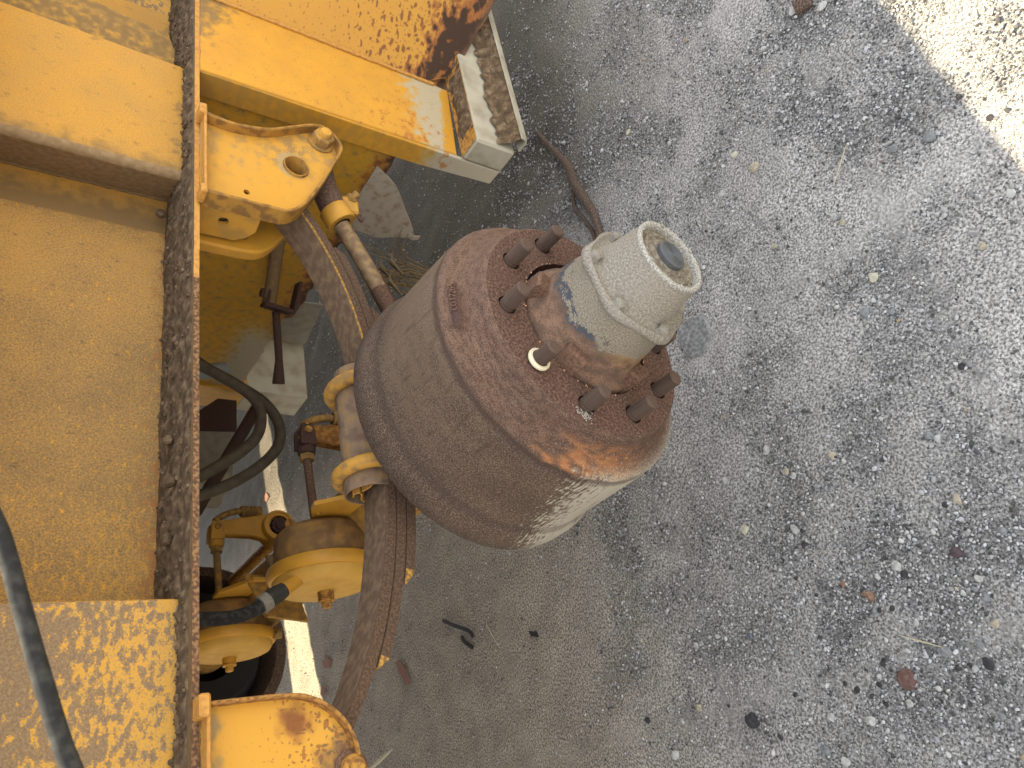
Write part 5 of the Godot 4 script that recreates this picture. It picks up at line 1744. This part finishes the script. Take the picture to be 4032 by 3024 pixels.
func build_added_flatbed() -> void:
	# a flatbed added beyond, outside the picture, to cast shade; its edge bounds the strip of sun
	var t := thing("added_flatbed", "unseen grey flatbed added beyond the trailer to shade the ground", "flatbed", Vector3(0, G, -4.2))
	var s := mb()
	plate(s, PackedVector2Array([Vector2(-3.2, 2.44), Vector2(3.4, 3.93), Vector2(3.4, 5.0), Vector2(-3.2, 3.6)]), Transform3D(Basis(Vector3(1, 0, 0), Vector3(0, 0, -1), Vector3(0, 1, 0)), Vector3(0, 0.86, 0)), 0.0, 0.12, 0.004)
	part("bed", s, M.plank, t)
	for q in [[-1.8, -3.3], [1.8, -4.1]]:
		s = mb()
		lathe(s, [Vector2(0.2, -0.12), Vector2(0.46, -0.12), Vector2(0.5, -0.08), Vector2(0.5, 0.08), Vector2(0.46, 0.12), Vector2(0.2, 0.12)], Transform3D(Basis(), Vector3(q[0], G + 0.5, q[1])), 40)
		part("wheel", s, M.rubber, t)
	s = mb()
	box(s, Vector3(-3.0, 0.62, -0.10), Vector3(3.2, 0.86, 0.10), 0.01, Transform3D(Basis(Vector3.UP, 0.21), Vector3(0.1, 0, -3.75)))
	part("chassis", s, M.rust_dark, t)

func extra_materials() -> void:
	M.post_side = tri_mat(noise(0.012, 5, 201), [[0.0, Color(0.60, 0.45, 0.20)], [0.45, Color(0.71, 0.515, 0.16)], [1.0, Color(0.76, 0.56, 0.19)]], 0.4, 0.55, 0.01)
	var lo := Vector2(-0.45, -0.26)
	var n2 := noise(40, 5, 202)
	var lo2 := Vector2(-0.37, -0.24)
	var hi2 := Vector2(-0.30, 0.46)
	M.post_side = baked(bake(48, 480, func(u: float, v: float) -> Color:
		var y: float = lerpf(lo2.y, hi2.y, v)
		var p := n2.get_noise_2d(u * 0.05, y)
		var c := Color(0.74, 0.53, 0.16).lerp(Color(0.62, 0.47, 0.22), clampf(0.35 + p * 0.8 + sm(0.2, 0.45, y) * 0.6, 0.0, 1.0))
		c = c.lerp(WHITE_P, sm(0.005, -0.055, y + p * 0.035))
		c = c.lerp(RUST_O, sm(0.02, 0.0, absf(y + 0.055 + p * 0.03)) * sm(0.1, 0.3, p) * 0.8)
		return Color(c.r, c.g, c.b, 0.5)), 0.5, 0.01, lo2, hi2)
	var blo := Vector2(-1.40, 0.0)
	var bhi := Vector2(-0.36, 0.45)
	M.bulkhead = baked(bake(640, 280, func(u: float, v: float) -> Color:
		var z: float = lerpf(blo.x, bhi.x, u)
		var y: float = lerpf(blo.y, bhi.y, v)
		var p := n2.get_noise_2d(z, y)
		var c := Color(0.74, 0.54, 0.13).lerp(Color(0.62, 0.49, 0.22), clampf(0.4 + p * 0.9, 0.0, 1.0))
		c = c.lerp(RUST_O.darkened(0.15), sm(0.085, 0.045, y + p * 0.045) * 0.9)
		c = c.lerp(RUST_D, sm(0.055, 0.032, y + p * 0.03) * 0.8)
		c = c.lerp(DUST, sm(0.3, 0.6, p) * 0.5)
		c = c.lerp(WHITE_P, sm(-1.02, -1.14, z + p * 0.06) * sm(0.17, 0.10, y + p * 0.03))
		return Color(c.r, c.g, c.b, 0.5 + p * 0.1)), 0.55, 0.015, blo, bhi)
	M.hanger_rim = tri_mat(noise(0.010, 5, 203), [[0.0, Color(0.32, 0.235, 0.16)], [0.42, Color(0.47, 0.345, 0.20)], [0.55, Color(0.66, 0.49, 0.22)], [1.0, Color(0.78, 0.58, 0.22)]], 0.25, 0.7, 0.02)
	M.rust_edge_mix = tri_mat(noise(0.03, 6, 204), [[0.0, Color(0.26, 0.17, 0.12)], [0.42, Color(0.42, 0.28, 0.17)], [0.54, Color(0.66, 0.47, 0.22)], [1.0, Color(0.78, 0.60, 0.28)]], 0.22, 0.8, 0.03)
	M.ubolt = tri_mat(noise(0.012, 5, 205), [[0.0, Color(0.40, 0.31, 0.24)], [0.42, Color(0.52, 0.405, 0.25)], [0.54, Color(0.72, 0.525, 0.19)], [1.0, YEL]], 0.25, 0.7, 0.02)
	M.pad = tri_mat(noise(0.012, 6, 206), [[0.0, Color(0.24, 0.19, 0.17)], [0.36, Color(0.36, 0.30, 0.26)], [0.5, Color(0.46, 0.385, 0.33)], [0.68, Color(0.51, 0.425, 0.33)], [1.0, Color(0.66, 0.49, 0.22)]], 0.3, 0.85, 0.03, 768, null, 0.55)
	M.axle = tri_mat(noise(0.02, 5, 207), [[0.0, Color(0.34, 0.25, 0.15)], [0.45, Color(0.52, 0.405, 0.235)], [0.7, Color(0.66, 0.49, 0.2)], [1.0, Color(0.74, 0.54, 0.18)]], 0.35, 0.85, 0.02)
	M.rod = tri_mat(noise(0.012, 6, 208), [[0.0, Color(0.28, 0.215, 0.185)], [0.42, Color(0.40, 0.325, 0.27)], [0.55, Color(0.50, 0.42, 0.32)], [0.7, Color(0.56, 0.475, 0.33)], [1.0, Color(0.72, 0.54, 0.22)]], 0.22, 0.75, 0.02)
	M.rod_end = tri_mat(noise(0.03, 6, 209), [[0.0, Color(0.17, 0.125, 0.11)], [0.45, Color(0.29, 0.22, 0.19)], [0.62, Color(0.42, 0.34, 0.29)], [1.0, Color(0.55, 0.46, 0.36)]], 0.15, 0.85, 0.03)
	M.chamber_back = tri_mat(noise(0.015, 6, 210), [[0.0, Color(0.33, 0.235, 0.175)], [0.45, Color(0.45, 0.35, 0.245)], [0.65, Color(0.55, 0.43, 0.26)], [1.0, Color(0.70, 0.53, 0.22)]], 0.35, 0.8, 0.015)
	M.slack_near = tri_mat(noise(0.02, 6, 211), [[0.0, Color(0.30, 0.18, 0.13)], [0.45, Color(0.46, 0.30, 0.17)], [0.62, Color(0.62, 0.44, 0.18)], [1.0, Color(0.70, 0.52, 0.18)]], 0.25, 0.8, 0.02)
	M.drum_inside = tri_mat(noise(0.03, 6, 212), [[0.0, Color(0.16, 0.12, 0.10)], [0.45, Color(0.28, 0.22, 0.175)], [0.65, Color(0.36, 0.29, 0.23)], [1.0, Color(0.45, 0.36, 0.28)]], 0.3, 0.9, 0.02)
	M.drum_face = tri_mat(noise(0.06, 6, 213), [[0.0, Color(0.20, 0.14, 0.12)], [0.40, Color(0.29, 0.215, 0.18)], [0.56, Color(0.345, 0.26, 0.22)], [0.70, Color(0.40, 0.305, 0.255)], [1.0, Color(0.52, 0.42, 0.35)]], 0.25, 0.93, 0.035, 768, null, 0.15)
	M.dome = tri_mat(noise(0.012, 5, 215), [[0.0, Color(0.66, 0.50, 0.235)], [0.45, Color(0.74, 0.565, 0.235)], [1.0, Color(0.80, 0.64, 0.34)]], 0.4, 0.6, 0.006)
	M.flap = tri_mat(noise(0.03, 6, 216), [[0.0, Color(0.36, 0.25, 0.19)], [0.30, Color(0.58, 0.53, 0.46)], [0.42, Color(0.68, 0.65, 0.59)], [1.0, Color(0.74, 0.72, 0.66)]], 0.6, 0.7, 0.01, 768, null, 0.55)
	M.lime = plain_mat(Color(0.66, 0.65, 0.61), 0.95)
	M.cap_face = tri_mat(noise(0.02, 6, 217), [[0.0, Color(0.27, 0.245, 0.205)], [0.45, Color(0.40, 0.37, 0.32)], [0.62, Color(0.48, 0.45, 0.395)], [1.0, Color(0.62, 0.59, 0.53)]], 0.12, 0.9, 0.03, 768, null, 0.2)
	M.tip = tri_mat(noise(0.03, 6, 218), [[0.0, Color(0.30, 0.22, 0.15)], [0.45, Color(0.48, 0.36, 0.19)], [0.6, Color(0.66, 0.49, 0.21)], [1.0, Color(0.76, 0.58, 0.26)]], 0.2, 0.8, 0.02, 768, null, 0.15)
	M.dust_side = tri_mat(noise(0.03, 6, 219), [[0.0, DUST], [0.4, DUST.lerp(DUST_L, 0.4)], [0.62, DUST_L], [1.0, DUST_L.lightened(0.12)]], 0.35, 0.95, 0.03)
	M.crumb = plain_mat(Color(0.78, 0.60, 0.44), 0.95)
	M.pipe_blue = plain_mat(Color(0.47, 0.49, 0.48), 0.7)
	M.chunk = tri_mat(noise(0.05, 6, 214), [[0.0, Color(0.20, 0.20, 0.20)], [0.45, Color(0.42, 0.42, 0.415)], [0.62, Color(0.50, 0.50, 0.49)], [1.0, Color(0.72, 0.72, 0.70)]], 0.15, 0.95, 0.12, 256)

func _ready() -> void:
	# --- camera: a phone held on its side over the hub
	var cam := Camera3D.new()
	cam.name = "camera"
	add_child(cam)
	cam.transform = Transform3D(Basis(Vector3(-0.187, -0.817, 0.545), Vector3(0.863, 0.129, 0.489), Vector3(-0.470, 0.561, 0.681)).orthonormalized(), Vector3(-0.577, 0.706, 0.666))
	cam.fov = 52.16
	cam.near = 0.05
	cam.far = 800.0
	cam.current = true
	var lens := CameraAttributesPhysical.new()
	lens.frustum_focal_length = 24.52
	lens.exposure_aperture = 10.0
	lens.frustum_focus_distance = 1.15
	cam.attributes = lens
	# --- sky, exposure
	var sky := ProceduralSkyMaterial.new()
	sky.sky_top_color = Color(0.755, 0.775, 0.81)
	sky.sky_horizon_color = Color(0.93, 0.905, 0.87)
	sky.sky_curve = 0.18
	sky.ground_horizon_color = Color(0.70, 0.69, 0.66)
	sky.ground_bottom_color = Color(0.5, 0.49, 0.46)
	sky.sky_energy_multiplier = 1.0
	var env := Environment.new()
	env.background_mode = Environment.BG_SKY
	env.sky = Sky.new()
	env.sky.sky_material = sky
	env.tonemap_mode = Environment.TONE_MAPPER_LINEAR
	env.tonemap_exposure = 4.4
	env.sdfgi_enabled = true
	env.ssao_enabled = true
	env.ssil_enabled = true
	var we := WorldEnvironment.new()
	we.name = "environment"
	we.environment = env
	add_child(we)
	# --- sun from behind the trailer, high
	var sun := DirectionalLight3D.new()
	sun.name = "sun"
	add_child(sun)
	sun.look_at_from_position(Vector3.ZERO, Vector3(0.10, -1.25, 0.63), Vector3.RIGHT)
	sun.light_energy = 1.15
	sun.light_color = Color(1.0, 0.93, 0.79)
	sun.light_angular_distance = 0.6
	sun.shadow_enabled = true

	var e1 := Vector3(1, 0, -AX.x).normalized()
	HUB = Transform3D(Basis(e1, AX.normalized().cross(e1), AX.normalized()).orthonormalized(), Vector3.ZERO)
	make_materials()
	extra_materials()
	build_ground()
	build_trailer()
	build_added_flatbed()
	build_gravel()
	build_stones()
	build_loose()

const STONES := [
	["tan", 0.385, 0.108, 0.0130, "large rounded cream stone alone on the smooth dusty patch"],
	["cream", 0.444, 0.080, 0.0097, "cream stone just up from the large rounded one"],
	["cream", 0.052, 0.210, 0.0115, "broken cream and white stone, largest between hub cap and right edge"],
	["tan", 0.168, 0.206, 0.0081, "upright tan stone on the dusty patch right of the hub cap"],
	["tan", 0.217, 0.079, 0.0088, "tan and white chip on the pale dust near the cap end"],
	["white", 0.562, 0.343, 0.0127, "angular white stone at the top beside the sunlit corner"],
	["white", 0.605, 0.299, 0.0122, "white stone touching the dark scrap at the top"],
	["white", 0.127, 0.391, 0.0073, "white stone with grey veins near the sunlit edge"],
	["grey", 0.221, 0.328, 0.0118, "grey rock, biggest of the cluster below the sunlight edge"],
	["grey", 0.197, 0.379, 0.0106, "speckled grey rock beside a small white stone near the sun edge"],
	["white", 0.180, 0.392, 0.0060, "small bright white stone touching the speckled grey rock"],
	["white", 0.426, 0.315, 0.0078, "white stone among dense grit below the top edge"],
	["white", 0.592, 0.220, 0.0078, "small white stone left of the dense grit, near the top"],
	["white", 0.480, 0.240, 0.0069, "white chip at the left border of the dense grit"],
	["white", 0.101, 0.427, 0.0060, "white stone nearest the sunlit ground at the right"],
	["white", 0.040, 0.429, 0.0088, "cracked white stone at the right edge under the sunlit corner"],
	["grey", 0.076, 0.388, 0.0060, "grey stone left of the cracked white one at the right edge"],
	["tan", -0.006, 0.366, 0.0065, "round tan stone on white dust near the right edge"],
	["rusty", 0.220, 0.302, 0.0036, "tiny orange brown chip under the grey rock cluster"],
	["dark", -0.148, 0.264, 0.0068, "dark stone with pale rim near the right edge"],
	["grey", 0.008, 0.174, 0.0100, "pale grey stone sunk in dust right of the hub"],
	["cream", 0.717, -0.131, 0.0081, "small cream stone by the fallen stick"],
	["purple", -0.380, 0.143, 0.0115, "dark purple stone in the white gravel at the right"],
	["rusty", -0.396, -0.007, 0.0117, "orange brown flat stone amid dark chips at lower right"],
	["redbrown", -0.520, -0.002, 0.0168, "largest red brown stone at the lower right"],
	["dark", -0.520, -0.296, 0.0165, "large black stone chunk at the bottom"],
	["grey", -0.500, 0.070, 0.0132, "smooth grey stone half sunk in sand at lower right"],
	["rusty", -0.367, -0.042, 0.0071, "small rust coloured chip above the flat orange brown stone"],
	["tan", -0.482, 0.149, 0.0085, "tan block of stone at the far lower right"],
	["dark", -0.528, 0.118, 0.0114, "dark stone under grey pieces at the right edge"],
	["tan", -0.316, 0.176, 0.0078, "tan triangular stone in white pebbles on the right"],
	["white", -0.193, 0.040, 0.0052, "small square white stone on the smooth patch"],
	["white", -0.176, -0.055, 0.0079, "white stone leaning on a small tan one"],
	["tan", -0.165, -0.064, 0.0079, "small tan stone behind a white one"],
	["tan", -0.177, 0.025, 0.0091, "tan flake lying on the smooth dusty patch"],
	["cream", -0.222, -0.185, 0.0098, "cream stone with a grey chip at its side"],
	["white", -0.226, 0.190, 0.0074, "white stone of a touching pair near the right"],
	["grey", -0.217, 0.179, 0.0075, "grey stone of a touching pair near the right"],
	["white", -0.550, -0.011, 0.0064, "upright white stone right of the bottom black chunk"],
	["white", -0.561, -0.081, 0.0093, "long white stone near the bottom, under the red brown one"],
	["white", -0.544, -0.146, 0.0090, "white stone with a grey one on its left at the bottom"],
	["tan", -0.478, -0.406, 0.0088, "cream and tan stone at the bottom, left of the black chunk"],
	["white", -0.543, -0.496, 0.0105, "white stone at the bottom edge under the drum"],
	["white", -0.375, -0.316, 0.0073, "white stone left of the slate grey one"],
	["slate", -0.394, -0.246, 0.0078, "slate grey flat stone below the drum"],
	["white", -0.369, 0.052, 0.0088, "pale grey block stone above the orange brown one"],
	["white", -0.378, 0.018, 0.0055, "white stone beside the orange brown flat stone"],
	["white", -0.451, 0.046, 0.0072, "white triangular stone above the red brown one"],
	["grey", -0.591, 0.105, 0.0082, "speckled grey stone at the bottom right corner"],
	["grey", -0.586, -0.175, 0.0089, "grey stone at the bottom edge"],
	["white", -0.606, -0.147, 0.0107, "white and grey stone cut by the bottom edge"],
	["grey", -0.501, 0.117, 0.0067, "grey stone in the right edge cluster"],
	["white", -0.433, 0.127, 0.0057, "round white stone of a small cluster at right"],
	["cream", -0.425, 0.121, 0.0044, "round cream stone of a small cluster at right"],
	["grey", -0.448, 0.154, 0.0074, "grey broad stone beside the round pair at right"],
	["white", -0.422, 0.155, 0.0062, "white angular stone at the right above the round pair"],
	["grey", -0.440, -0.165, 0.0066, "grey flat stone in the sand below the drum"],
	["dark", -0.517, -0.047, 0.0066, "dark chip left of the red brown stone"],
	["dark", -0.516, -0.084, 0.0068, "dark flat chip two stones left of the red brown one"],
	["dark", -0.555, -0.251, 0.0065, "small black chip right of the black chunk"],
	["grey", -0.376, 0.211, 0.0074, "blue grey stone at the right edge"],
	["cream", -0.244, -0.918, 0.0050, "small square cream stone on bare asphalt below the drum"],
	["white", -0.404, -0.620, 0.0043, "white pebble on bare asphalt under the spring end"],
	["dark", -0.474, -0.547, 0.0086, "dark pointed flake of stone at the bottom middle"],
	["cream", -0.332, -0.508, 0.0042, "cream pebble right of the black rubber scraps"],
]
